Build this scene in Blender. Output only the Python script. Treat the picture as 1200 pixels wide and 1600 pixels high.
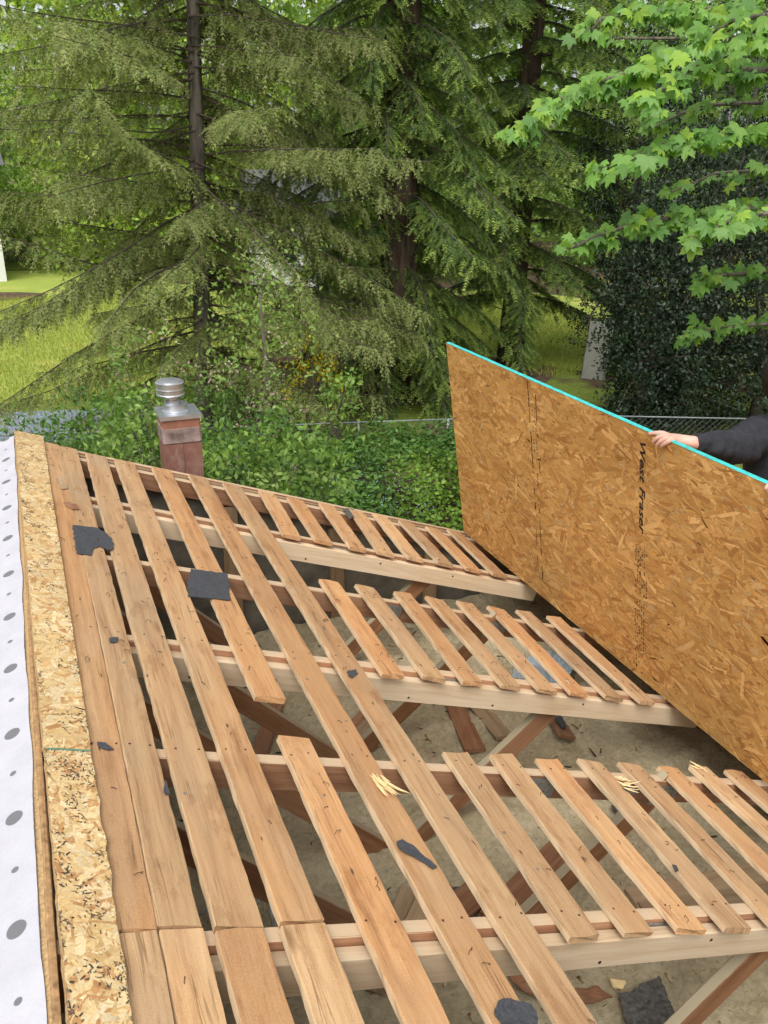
import bpy, bmesh, math, random
import numpy as np
from mathutils import Vector, Matrix, Euler, noise

for o in list(bpy.data.objects):
    bpy.data.objects.remove(o)
random.seed(7)
RNG = np.random.default_rng(11)
SC = bpy.context.scene
COL = SC.collection
PI = math.pi

# ------------------------------------------------------------------ camera, sky, sun, exposure
CAM_LOC = Vector((0.30, -1.2023, 1.2591))
CAM_ROT = Euler((1.17082, -0.01711, -0.39460), 'XYZ')
FPX = 1327.8                                    # focal length in pixels of a 1200 px wide frame
cd = bpy.data.cameras.new('camera')
cam = bpy.data.objects.new('camera', cd)
COL.objects.link(cam)
cam.location = CAM_LOC
cam.rotation_euler = CAM_ROT
cd.sensor_fit = 'HORIZONTAL'
cd.sensor_width = 36.0
cd.lens = 36.0 * FPX / 1200.0
cd.clip_start = 0.05
cd.clip_end = 1500
SC.camera = cam

SUN_EL, SUN_AZ = math.radians(58), math.radians(215)     # azimuth: clockwise from +Y
world = bpy.data.worlds.new('World')
SC.world = world
world.use_nodes = True
wn = world.node_tree
wn.nodes.clear()
sky = wn.nodes.new('ShaderNodeTexSky')
sky.sky_type = 'NISHITA'
sky.sun_disc = False
sky.sun_elevation = SUN_EL
sky.sun_rotation = SUN_AZ
sky.air_density = 1.0
sky.dust_density = 4.0
hs = wn.nodes.new('ShaderNodeHueSaturation')
hs.inputs['Saturation'].default_value = 0.22         # thick white cloud
bg = wn.nodes.new('ShaderNodeBackground')
bg.inputs['Strength'].default_value = 0.15
wo = wn.nodes.new('ShaderNodeOutputWorld')
wn.links.new(sky.outputs['Color'], hs.inputs['Color'])
wn.links.new(hs.outputs['Color'], bg.inputs['Color'])
wn.links.new(bg.outputs['Background'], wo.inputs['Surface'])

sd = bpy.data.lights.new('sun', 'SUN')
sd.energy = 0.85
sd.angle = math.radians(35)
sd.color = (1.0, 0.965, 0.91)
sun = bpy.data.objects.new('sun', sd)
COL.objects.link(sun)
sdir = Vector((math.sin(SUN_AZ) * math.cos(SUN_EL), math.cos(SUN_AZ) * math.cos(SUN_EL), math.sin(SUN_EL)))
sun.rotation_euler = sdir.to_track_quat('Z', 'Y').to_euler()
sun.location = (0, 0, 30)

SC.view_settings.view_transform = 'Standard'
SC.view_settings.look = 'None'
SC.view_settings.exposure = 0.65
SC.view_settings.gamma = 1.0
SC.view_settings.use_curve_mapping = False
SC.cycles.max_bounces = 7
SC.cycles.diffuse_bounces = 4
SC.cycles.glossy_bounces = 2
SC.cycles.transmission_bounces = 3
SC.cycles.use_denoising = True
SC.cycles.caustics_reflective = False
SC.cycles.caustics_refractive = False

# ------------------------------------------------------------------ coordinates
TH = 0.34267                                    # roof pitch
CT, ST = math.cos(TH), math.sin(TH)
URIDGE = 0.185
S = 0.61                                        # truss spacing
CR = CAM_ROT.to_matrix()

def roof(u, v, h=0.0):
    return Vector((u * CT + h * ST, v, -u * ST + h * CT))

RIDGE = roof(URIDGE, 0, 0)

def lroof(s, v, h=0.0):                         # other slope: s metres down from the ridge
    return Vector((RIDGE.x - s * CT - h * ST, v, RIDGE.z - s * ST + h * CT))

def ray(px, py):
    return CR @ Vector(((px - 600) / FPX, -(py - 800) / FPX, -1.0))

def at(px, py, depth):
    return CAM_LOC + ray(px, py) * depth

def atz(px, py, z):
    d = ray(px, py)
    return CAM_LOC + d * ((z - CAM_LOC.z) / d.z)

def uvpix(px, py, h=0.019):
    d = ray(px, py)
    n = Vector((ST, 0, CT))
    P = CAM_LOC + d * ((h - n.dot(CAM_LOC)) / n.dot(d))
    return P.x * CT - P.z * ST, P.y

ROOF_M = Matrix.Rotation(TH, 3, 'Y')            # local x -> down slope, z -> roof normal

# ------------------------------------------------------------------ object helpers
def link(o, parent=None, label=None, cat=None, group=None, kind=None):
    COL.objects.link(o)
    if parent is not None:
        o.parent = parent
        o.matrix_parent_inverse = Matrix.Identity(4)
    if label: o['label'] = label
    if cat: o['category'] = cat
    if group: o['group'] = group
    if kind: o['kind'] = kind
    return o

def empty(name, loc=(0, 0, 0), label=None, cat=None, group=None):
    o = bpy.data.objects.new(name, None)
    o.empty_display_size = 0.2
    o.location = loc
    return link(o, None, label, cat, group)

def newmesh(name, verts, faces, mats, smooth=False, midx=None):
    me = bpy.data.meshes.new(name)
    me.from_pydata([tuple(v) for v in verts], [], faces)
    for m in (mats if isinstance(mats, (list, tuple)) else [mats]):
        me.materials.append(m)
    if midx is not None:
        me.polygons.foreach_set('material_index', midx)
    if smooth:
        me.polygons.foreach_set('use_smooth', [True] * len(me.polygons))
    me.update()
    return me

def mobj(name, verts, faces, mats, parent=None, smooth=False, midx=None, loc=None, rot=None, **kw):
    o = bpy.data.objects.new(name, newmesh(name, verts, faces, mats, smooth, midx))
    if loc is not None: o.location = loc
    if rot is not None: o.rotation_euler = rot
    return link(o, parent, **kw)

class MB:
    def __init__(s):
        s.v, s.f, s.m = [], [], []
    def add(s, vs, fs, m=0):
        b = len(s.v)
        s.v += [Vector(q) for q in vs]
        s.f += [tuple(b + i for i in f) for f in fs]
        s.m += [m] * len(fs)
    def box(s, a, b, m=0, fn=None):
        x0, y0, z0 = a
        x1, y1, z1 = b
        vs = [(x0, y0, z0), (x1, y0, z0), (x1, y1, z0), (x0, y1, z0), (x0, y0, z1), (x1, y0, z1), (x1, y1, z1), (x0, y1, z1)]
        if fn: vs = [fn(*q) for q in vs]
        s.add(vs, [(0, 3, 2, 1), (4, 5, 6, 7), (0, 1, 5, 4), (1, 2, 6, 5), (2, 3, 7, 6), (3, 0, 4, 7)], m)
    def tube(s, pts, rad, n=6, m=0, cap=True):
        pts = [Vector(p) for p in pts]
        if not hasattr(rad, '__len__'): rad = [rad] * len(pts)
        vs, fs = [], []
        prev = None
        for i, p in enumerate(pts):
            d = (pts[min(i + 1, len(pts) - 1)] - pts[max(i - 1, 0)])
            d = d.normalized() if d.length > 1e-9 else Vector((0, 0, 1))
            if prev is None:
                a = d.orthogonal().normalized()
            else:
                a = prev - d * prev.dot(d)
                a = a.normalized() if a.length > 1e-6 else d.orthogonal().normalized()
            prev = a
            b = d.cross(a)
            for k in range(n):
                t = 2 * PI * k / n
                vs.append(p + (a * math.cos(t) + b * math.sin(t)) * rad[i])
        for i in range(len(pts) - 1):
            for k in range(n):
                fs.append((i * n + k, i * n + (k + 1) % n, (i + 1) * n + (k + 1) % n, (i + 1) * n + k))
        if cap:
            fs.append(tuple(range(n - 1, -1, -1)))
            fs.append(tuple((len(pts) - 1) * n + k for k in range(n)))
        s.add(vs, fs, m)
    def lathe(s, prof, n=24, m=0, c=(0, 0, 0)):
        vs, fs = [], []
        for r, z in prof:
            for k in range(n):
                t = 2 * PI * k / n
                vs.append((c[0] + r * math.cos(t), c[1] + r * math.sin(t), c[2] + z))
        for i in range(len(prof) - 1):
            for k in range(n):
                fs.append((i * n + k, i * n + (k + 1) % n, (i + 1) * n + (k + 1) % n, (i + 1) * n + k))
        fs.append(tuple((len(prof) - 1) * n + k for k in range(n)))
        s.add(vs, fs, m)
    def obj(s, name, mats, parent=None, smooth=False, **kw):
        return mobj(name, s.v, s.f, mats, parent, smooth, s.m, **kw)

def soup(name, V, mats, col=None, F=None):
    """numpy triangle soup: V (ntri*3,3) or V with faces F (n,3); col (nv,3)"""
    V = np.ascontiguousarray(V, dtype=np.float32).reshape(-1, 3)
    if F is None:
        F = np.arange(len(V), dtype=np.int32).reshape(-1, 3)
    F = np.ascontiguousarray(F, dtype=np.int32)
    me = bpy.data.meshes.new(name)
    me.vertices.add(len(V))
    me.vertices.foreach_set('co', V.ravel())
    me.loops.add(F.size)
    me.loops.foreach_set('vertex_index', F.ravel())
    me.polygons.add(len(F))
    me.polygons.foreach_set('loop_start', np.arange(0, F.size, 3, dtype=np.int32))
    for m in (mats if isinstance(mats, (list, tuple)) else [mats]):
        me.materials.append(m)
    if col is not None:
        a = me.color_attributes.new('Col', 'FLOAT_COLOR', 'POINT')
        c = np.ones((len(V), 4), np.float32)
        c[:, :3] = col
        a.data.foreach_set('color', c.ravel())
    me.update(calc_edges=True)
    return me

def sobj(name, me, parent=None, **kw):
    return link(bpy.data.objects.new(name, me), parent, **kw)

# ------------------------------------------------------------------ materials
class NT:
    def __init__(s, name):
        s.mat = bpy.data.materials.new(name)
        s.mat.use_nodes = True
        s.t = s.mat.node_tree
        s.t.nodes.clear()
        s.out = s.t.nodes.new('ShaderNodeOutputMaterial')
    def n(s, typ, **kw):
        nd = s.t.nodes.new(typ)
        ins = kw.pop('ins', {})
        for k, v in kw.items(): setattr(nd, k, v)
        for k, v in ins.items(): s.set(nd.inputs[k], v)
        return nd
    def set(s, sock, v):
        if isinstance(v, bpy.types.NodeSocket): s.t.links.new(v, sock)
        elif isinstance(v, (tuple, list)) and len(v) == 3 and sock.type == 'RGBA': sock.default_value = (*v, 1)
        else: sock.default_value = v
    def math(s, op, a, b=None, c=None, clamp=False):
        nd = s.n('ShaderNodeMath', operation=op, use_clamp=clamp)
        s.set(nd.inputs[0], a)
        if b is not None: s.set(nd.inputs[1], b)
        if c is not None: s.set(nd.inputs[2], c)
        return nd.outputs[0]
    def vm(s, op, a, b=None):
        nd = s.n('ShaderNodeVectorMath', operation=op)
        s.set(nd.inputs[0], a)
        if b is not None: s.set(nd.inputs[1], b)
        return nd.outputs[0]
    def mix(s, f, a, b, blend='MIX'):
        nd = s.n('ShaderNodeMix', data_type='RGBA', blend_type=blend)
        s.set(nd.inputs[0], f)
        s.set(nd.inputs[6], a)
        s.set(nd.inputs[7], b)
        return nd.outputs[2]
    def noise(s, vec, scale, detail=4, rough=.55, dist=0):
        nd = s.n('ShaderNodeTexNoise', ins={'Scale': scale, 'Detail': detail, 'Roughness': rough, 'Distortion': dist})
        if vec is not None: s.set(nd.inputs['Vector'], vec)
        return nd.outputs['Fac']
    def voro(s, vec, scale, rand=1.0):
        nd = s.n('ShaderNodeTexVoronoi', ins={'Scale': scale, 'Randomness': rand})
        if vec is not None: s.set(nd.inputs['Vector'], vec)
        return nd
    def ramp(s, f, stops, interp='LINEAR'):
        nd = s.n('ShaderNodeValToRGB')
        cr = nd.color_ramp
        cr.interpolation = interp
        while len(cr.elements) < len(stops): cr.elements.new(0.5)
        for e, (p, c) in zip(cr.elements, stops):
            e.position = p
            e.color = (*c, 1) if len(c) == 3 else c
        s.set(nd.inputs[0], f)
        return nd.outputs[0]
    def step(s, f, a, b):
        nd = s.n('ShaderNodeMapRange', interpolation_type='SMOOTHSTEP', ins={'From Min': a, 'From Max': b})
        s.set(nd.inputs['Value'], f)
        return nd.outputs[0]
    def bump(s, h, strength=.3, dist=.002):
        nd = s.n('ShaderNodeBump', ins={'Strength': strength, 'Distance': dist})
        s.set(nd.inputs['Height'], h)
        return nd.outputs[0]
    def pbsdf(s, col, rough=.7, metal=0.0, normal=None, spec=.3):
        b = s.n('ShaderNodeBsdfPrincipled', ins={'Metallic': metal, 'Specular IOR Level': spec})
        s.set(b.inputs['Base Color'], col)
        s.set(b.inputs['Roughness'], rough)
        if normal is not None: s.set(b.inputs['Normal'], normal)
        return b.outputs[0]
    def done(s, shader):
        s.t.links.new(shader, s.out.inputs['Surface'])
        return s.mat

def obj_vec(N, rnd=True):
    tc = N.n('ShaderNodeTexCoord').outputs['Object']
    if not rnd: return tc
    r = N.n('ShaderNodeObjectInfo').outputs['Random']
    k = N.n('ShaderNodeCombineXYZ')
    N.set(k.inputs[0], N.math('MULTIPLY', r, 37.0))
    N.set(k.inputs[1], N.math('MULTIPLY', r, 91.0))
    N.set(k.inputs[2], N.math('MULTIPLY', r, 53.0))
    return N.vm('ADD', tc, k.outputs[0])

def wood(name, light, mid, dark, edge=None, knots=.6, dirt=.5, rough=.78, grey=(.33, .27, .2), greyamt=.35, dust=None, hue=0.0):
    """local Y is the grain direction"""
    N = NT(name)
    v = obj_vec(N)
    wob = N.noise(N.vm('MULTIPLY', v, (3, 1.3, 3)), 1.0, 3)
    wv = N.vm('ADD', N.vm('MULTIPLY', v, (1, 1, 1)), N.vm('MULTIPLY', N.n('ShaderNodeCombineXYZ', ins={0: wob, 2: wob}).outputs[0], (.05, 0, .05)))
    g1 = N.noise(N.vm('MULTIPLY', wv, (42, 1.6, 42)), 1.0, 6, .6)
    g2 = N.noise(N.vm('MULTIPLY', wv, (190, 5, 190)), 1.0, 4, .65)
    g = N.math('ADD', N.math('MULTIPLY', g1, .62), N.math('MULTIPLY', g2, .38))
    c = N.ramp(g, [(.32, dark), (.47, mid), (.62, light)])
    rnd = N.n('ShaderNodeObjectInfo').outputs['Random']
    big = N.noise(N.vm('MULTIPLY', v, (5, 1.7, 5)), 1.0, 4, .6)
    c = N.mix(N.math('MULTIPLY', N.step(big, .42, .72), greyamt), c, grey)
    c = N.mix(N.math('MULTIPLY', N.step(N.noise(N.vm('MULTIPLY', v, (7, 2.2, 7)), 1.3, 3), .5, .75), .35), c, mid, 'MULTIPLY')
    tone = N.math('ADD', .76, N.math('MULTIPLY', rnd, .34))
    c = N.mix(1.0, c, N.n('ShaderNodeCombineXYZ', ins={0: tone, 1: tone, 2: tone}).outputs[0], 'MULTIPLY')
    if hue:                                        # some boards and patches are redder
        r2 = N.math('FRACT', N.math('MULTIPLY', rnd, 7.31))
        pt = N.noise(N.vm('MULTIPLY', v, (6, .9, 6)), 1.0, 3)
        c = N.mix(N.math('MULTIPLY', N.math('MULTIPLY', N.step(N.math('ADD', N.math('MULTIPLY', r2, .5), pt), .55, 1.0), hue), 1.0), c, N.mix(1.0, c, (.93, .74, .56), 'MULTIPLY'))
        fz = N.noise(v, 420, 2, .5)
        c = N.mix(.10, c, N.ramp(fz, [(.35, (.18, .11, .06)), (.65, (.95, .80, .58))]))
    if knots:
        vk = N.voro(N.vm('MULTIPLY', v, (7.5, 2.3, .01)), 1.0)
        k = N.math('SUBTRACT', 1.0, N.step(N.math('ADD', vk.outputs['Distance'], N.math('MULTIPLY', g1, .12)), .10, .22))
        sel = N.math('GREATER_THAN', N.n('ShaderNodeSeparateColor', ins={0: vk.outputs['Color']}).outputs[0], 1.0 - .30 * knots)
        c = N.mix(N.math('MULTIPLY', N.math('MULTIPLY', k, sel), .72), c, (dark[0] * .42, dark[1] * .34, dark[2] * .3))
    if dirt:
        # nail holes, torn felt crumbs and dark streaks left by the old shingles
        vn = N.voro(N.vm('MULTIPLY', v, (30, 11, .01)), 1.0)
        d = N.math('SUBTRACT', 1.0, N.step(N.math('ADD', vn.outputs['Distance'], N.math('MULTIPLY', g2, .3)), .19, .30))
        sel = N.math('GREATER_THAN', N.n('ShaderNodeSeparateColor', ins={0: vn.outputs['Color']}).outputs[1], 1.0 - .13 * dirt)
        c = N.mix(N.math('MULTIPLY', N.math('MULTIPLY', d, sel), .85), c, (.05, .035, .028))
        st = N.noise(N.vm('MULTIPLY', v, (34, 2.8, 34)), 1.0, 5, .7)
        c = N.mix(N.math('MULTIPLY', N.step(st, .62, .74), .38 * dirt), c, (.15, .09, .05))
        ck = N.noise(N.vm('MULTIPLY', wv, (55, .9, 1)), 1.0, 2, .5)         # drying checks along the grain
        ckm = N.math('SUBTRACT', 1.0, N.step(N.math('ABSOLUTE', N.math('SUBTRACT', ck, .5)), .006, .018))
        ckn = N.step(N.noise(N.vm('MULTIPLY', v, (5, 2.5, 1)), 1.7, 2), .52, .6)
        c = N.mix(N.math('MULTIPLY', N.math('MULTIPLY', ckm, ckn), .32 * dirt), c, (.11, .06, .03))
        bl = N.noise(N.vm('MULTIPLY', v, (11, 4, 1)), 1.0, 5, .7)           # water stains
        c = N.mix(N.math('MULTIPLY', N.step(bl, .54, .66), .32 * dirt), c, N.mix(1.0, c, (.60, .50, .42), 'MULTIPLY'))
    if edge:
        nx = N.n('ShaderNodeSeparateXYZ', ins={0: N.n('ShaderNodeTexCoord').outputs['Normal']}).outputs[0]
        c = N.mix(N.math('MULTIPLY', N.step(N.math('ABSOLUTE', nx), .6, .95), .75), c, edge)
    if dust:
        nz = N.n('ShaderNodeSeparateXYZ', ins={0: N.n('ShaderNodeNewGeometry').outputs['Normal']}).outputs[2]
        dn = N.noise(v, 26, 4)
        c = N.mix(N.math('MULTIPLY', N.step(N.math('ADD', nz, N.math('MULTIPLY', dn, .5)), .55, .95), .92), c, dust)
    h = N.math('ADD', N.math('MULTIPLY', g1, .6), g2)
    return N.done(N.pbsdf(c, rough, normal=N.bump(h, .35, .0016), spec=.2))

def plain(name, col, rough=.7, metal=0.0, var=.15, scale=20, bump=0.0, spec=.3):
    N = NT(name)
    v = obj_vec(N)
    f = N.noise(v, scale, 5, .6)
    a = tuple(x * (1 - var) for x in col)
    b = tuple(min(1, x * (1 + var)) for x in col)
    c = N.ramp(f, [(.3, a), (.7, b)])
    nm = N.bump(f, bump, .004) if bump else None
    return N.done(N.pbsdf(c, rough, metal, nm, spec))

def flake_mat(name, rough=.62):
    N = NT(name)
    a = N.n('ShaderNodeVertexColor', layer_name='Col').outputs['Color']
    tc = N.n('ShaderNodeTexCoord').outputs['Object']
    f = N.noise(N.vm('MULTIPLY', tc, (60, 60, 60)), 3.0, 5, .7)
    c = N.mix(1.0, a, N.ramp(f, [(.25, (.72, .70, .68)), (.75, (1.16, 1.14, 1.12))]), 'MULTIPLY')
    big = N.noise(tc, 2.2, 4, .6)
    c = N.mix(1.0, c, N.ramp(big, [(.3, (.86, .84, .8)), (.7, (1.08, 1.08, 1.08))]), 'MULTIPLY')
    return N.done(N.pbsdf(c, rough, normal=N.bump(f, .3, .001), spec=.25))

def leaf_mat(name, rough=.5, trans=.35, spec=.35, tint=(1.25, 1.3, .55)):
    N = NT(name)
    a = N.n('ShaderNodeVertexColor', layer_name='Col').outputs['Color']
    d = N.pbsdf(a, rough, spec=spec)
    if trans <= 0: return N.done(d)
    t = N.n('ShaderNodeBsdfTranslucent')
    N.set(t.inputs['Color'], N.mix(1.0, a, tint, 'MULTIPLY'))
    m = N.n('ShaderNodeMixShader', ins={0: trans})
    N.t.links.new(d, m.inputs[1])
    N.t.links.new(t.outputs[0], m.inputs[2])
    return N.done(m.outputs[0])

M = {}
M['board'] = wood('weathered_board', (.64, .41, .205), (.535, .312, .145), (.32, .165, .072), edge=(.65, .49, .31), knots=1.0, dirt=1.5, greyamt=.5, grey=(.44, .32, .20), hue=.8)
M['new_lumber'] = wood('new_lumber', (.80, .64, .44), (.74, .56, .365), (.60, .43, .26), knots=.35, dirt=.1, greyamt=.12, grey=(.5, .4, .28))
M['old_rafter'] = wood('old_red_rafter', (.47, .26, .145), (.38, .19, .10), (.25, .115, .055), knots=.5, dirt=.5, greyamt=.2, dust=(.56, .42, .27))
M['web'] = wood('dusty_web_timber', (.42, .215, .105), (.33, .155, .072), (.21, .095, .044), knots=.5, dirt=.3, greyamt=.2, dust=(.38, .33, .22))
M['stud'] = wood('wall_stud', (.42, .29, .17), (.36, .24, .135), (.27, .17, .09), knots=.4, dirt=.2, greyamt=.3)
M['debris_pale'] = wood('pale_scrap', (.47, .35, .21), (.40, .28, .165), (.28, .18, .1), knots=.5, dirt=.6, greyamt=.4)
M['debris_red'] = wood('red_scrap', (.36, .19, .1), (.30, .145, .075), (.2, .09, .045), knots=.5, dirt=.5, greyamt=.3)
M['flake'] = flake_mat('osb_flakes')
M['flake_base'] = plain('osb_base', (.58, .38, .17), .75, scale=60)
M['osb_edge'] = plain('osb_edge', (.44, .29, .14), .85, scale=140, var=.4, bump=.4)
M['ridge_edge'] = plain('ridge_board_edge', (.36, .215, .10), .85, scale=60, var=.4, bump=.4)
M['turquoise'] = plain('turquoise_edge_paint', (.06, .50, .47), .7, scale=45, var=.25, bump=.4)
M['ink'] = plain('black_ink', (.035, .022, .014), .8, scale=200, var=.5)
M['felt'] = plain('black_roofing_felt', (.062, .064, .070), .9, scale=160, var=.35, bump=.5)
M['felt_dust'] = plain('dusty_felt', (.10, .095, .085), .95, scale=60, var=.5, bump=.5)
M['steel'] = plain('galvanised_plate', (.42, .43, .43), .45, metal=.85, scale=90, var=.25, bump=.3)
M['galv'] = plain('bright_galvanised_metal', (.62, .64, .67), .36, metal=.9, scale=14, var=.12)
M['staple'] = plain('rusty_staple', (.075, .045, .03), .6, metal=.4, scale=90, var=.4)
M['straw'] = plain('fresh_splinter', (.80, .62, .32), .7, scale=40, var=.15)
M['plastic'] = plain('pale_plastic_sheet', (.42, .50, .54), .35, scale=20, var=.15)
M['wire'] = plain('grey_cable', (.45, .45, .44), .5, scale=40)
M['dark_wall'] = plain('dark_wall_board', (.17, .155, .12), .95, scale=7, var=.45, bump=.4)
M['siding'] = plain('brown_siding', (.20, .13, .085), .8, scale=9, var=.2)
M['black_cloth'] = plain('black_sweatshirt', (.030, .030, .035), .95, scale=45, var=.25, bump=.3)
M['jeans'] = plain('dark_jeans', (.035, .045, .075), .9, scale=60, var=.3)
M['boots'] = plain('brown_boots', (.07, .045, .03), .7)
M['hair'] = plain('dark_hair', (.018, .014, .012), .55, scale=70, var=.5, bump=.6)
M['bark'] = None

def skin_mat():
    N = NT('skin')
    v = obj_vec(N, False)
    c = N.ramp(N.noise(v, 18, 4), [(.3, (.60, .32, .235)), (.7, (.70, .43, .33))])
    b = N.n('ShaderNodeBsdfPrincipled', ins={'Roughness': .5, 'Subsurface Weight': .12, 'Subsurface Radius': (.01, .004, .002), 'Subsurface Scale': .4})
    N.set(b.inputs['Base Color'], c)
    return N.done(b.outputs[0])
M['skin'] = skin_mat()

def bark_mat(name, a, b, sc=9):
    N = NT(name)
    v = obj_vec(N)
    f = N.noise(N.vm('MULTIPLY', v, (sc, sc, sc * .16)), 1.0, 7, .68, .4)
    c = N.ramp(f, [(.34, a), (.62, b)])
    m = N.noise(v, 2.3, 4)
    c = N.mix(N.math('MULTIPLY', N.step(m, .5, .72), .35), c, (.07, .085, .035))
    return N.done(N.pbsdf(c, .95, normal=N.bump(f, 1.0, .04), spec=.1))
M['bark'] = bark_mat('grey_bark', (.05, .042, .034), (.22, .185, .15))
M['bark_red'] = bark_mat('reddish_bark', (.035, .024, .018), (.15, .105, .078), 7)
M['twig'] = plain('dead_twig', (.085, .066, .048), .95, scale=30, var=.4)

def insulation_mat():
    N = NT('blown_insulation')
    v = obj_vec(N, False)
    f1 = N.noise(v, 42, 8, .72, .6)
    f2 = N.noise(v, 3.4, 5, .6)
    c = N.ramp(f1, [(.28, (.31, .265, .168)), (.5, (.47, .405, .265)), (.74, (.60, .53, .36))])
    c = N.mix(N.step(f2, .4, .68), c, N.mix(1.0, c, (.82, .80, .76), 'MULTIPLY'))
    sp = N.voro(v, 60)
    sel = N.math('GREATER_THAN', N.n('ShaderNodeSeparateColor', ins={0: sp.outputs['Color']}).outputs[0], .9)
    c = N.mix(N.math('MULTIPLY', N.math('SUBTRACT', 1.0, N.step(sp.outputs['Distance'], .1, .3)), N.math('MULTIPLY', sel, .7)), c, (.09, .075, .05))
    return N.done(N.pbsdf(c, 1.0, normal=N.bump(f1, .9, .012), spec=.05))
M['insul'] = insulation_mat()

def membrane_mat():
    N = NT('white_underlayment')
    v = N.n('ShaderNodeTexCoord').outputs['Object']        # x = metres from ridge, y = along ridge
    sp = N.n('ShaderNodeSeparateXYZ', ins={0: v})
    def dots(px, ox, py, oy, r):
        a = N.math('SUBTRACT', N.math('MODULO', N.math('ADD', sp.outputs[0], 60 * px - ox + px / 2), px), px / 2)
        b = N.math('SUBTRACT', N.math('MODULO', N.math('ADD', sp.outputs[1], 60 * py - oy + py / 2), py), py / 2)
        d = N.math('SQRT', N.math('ADD', N.math('MULTIPLY', a, a), N.math('MULTIPLY', b, b)))
        return N.math('SUBTRACT', 1.0, N.step(d, r - .0012, r + .0012))
    big = dots(.305, .040, .3075, .105, .0195)
    sm = dots(.305, .040, .3075, .257, .0078)
    m = N.math('MAXIMUM', big, sm)
    f = N.noise(v, 9, 5, .6)
    f3 = N.noise(v, 170, 3, .6)
    base = N.ramp(f, [(.3, (.455, .445, .485)), (.7, (.535, .525, .565))])
    base = N.mix(.12, base, N.ramp(f3, [(.3, (.34, .34, .36)), (.7, (.64, .64, .66))]))
    c = N.mix(m, base, (.17, .17, .18))
    return N.done(N.pbsdf(c, .75, normal=N.bump(N.math('ADD', f, N.math('MULTIPLY', f3, .12)), .35, .01), spec=.2))
M['membrane'] = membrane_mat()

def clay_mat():
    N = NT('clay_flue_tile')
    v = obj_vec(N)
    f = N.noise(v, 14, 6, .65)
    c = N.ramp(f, [(.3, (.19, .085, .06)), (.55, (.25, .125, .09)), (.75, (.32, .20, .16))])
    s = N.noise(N.vm('MULTIPLY', v, (1, 1, .25)), 22, 5, .7)
    c = N.mix(N.math('MULTIPLY', N.step(s, .52, .7), .5), c, (.40, .32, .29))
    return N.done(N.pbsdf(c, .85, normal=N.bump(f, .3, .004), spec=.2))
M['clay'] = clay_mat()
M['clay_orange'] = plain('orange_clay', (.31, .14, .09), .85, scale=16, var=.25)
M['mortar'] = plain('grey_mortar_wash', (.29, .215, .19), .95, scale=12, var=.5, bump=.5)

def ground_mat():
    N = NT('grass_and_soil')
    v = N.n('ShaderNodeTexCoord').outputs['Object']
    f = N.noise(v, .35, 6, .6)
    g = N.noise(v, 9, 6, .7)
    grass = N.ramp(g, [(.3, (.10, .145, .028)), (.7, (.21, .26, .05))])
    soil = N.ramp(g, [(.3, (.05, .035, .022)), (.7, (.12, .085, .055))])
    return N.done(N.pbsdf(N.mix(N.step(f, .44, .56), soil, grass), .95, normal=N.bump(g, .7, .05), spec=.1))
def lawn_mat():
    N = NT('lawn_turf')
    v = N.n('ShaderNodeTexCoord').outputs['Object']
    f = N.noise(v, .5, 6, .65)
    g = N.noise(v, 14, 6, .7)
    c = N.ramp(g, [(.3, (.25, .32, .06)), (.7, (.38, .45, .10))])
    c = N.mix(N.math('MULTIPLY', N.step(f, .5, .68), .7), c, (.48, .46, .13))
    return N.done(N.pbsdf(c, .95, normal=N.bump(g, .8, .04), spec=.1))
def gravel_mat():
    N = NT('blue_grey_gravel')
    v = N.n('ShaderNodeTexCoord').outputs['Object']
    vo = N.voro(v, 16)
    c = N.mix(.65, (.24, .29, .32), vo.outputs['Color'], 'MULTIPLY')
    c = N.mix(.55, c, (.28, .33, .36))
    return N.done(N.pbsdf(c, .9, normal=N.bump(vo.outputs['Distance'], .9, .05)))
M['ground'], M['lawn'], M['gravel'] = ground_mat(), lawn_mat(), gravel_mat()
M['soil'] = plain('needle_litter', (.10, .065, .042), .95, scale=6, var=.5, bump=.6)
M['white_wall'] = plain('white_painted_wall', (.78, .78, .76), .7, scale=2, var=.05)
M['grey_panel'] = plain('grey_weathered_panel', (.27, .27, .235), .9, scale=3, var=.2)
M['roof_shingle'] = plain('grey_shingle', (.12, .12, .125), .95, scale=8, var=.3)
M['glass'] = plain('dark_window_glass', (.03, .04, .05), .08, spec=.6)
M['rail'] = plain('galvanised_rail', (.27, .30, .30), .6, metal=.3, scale=10, var=.15)

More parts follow.
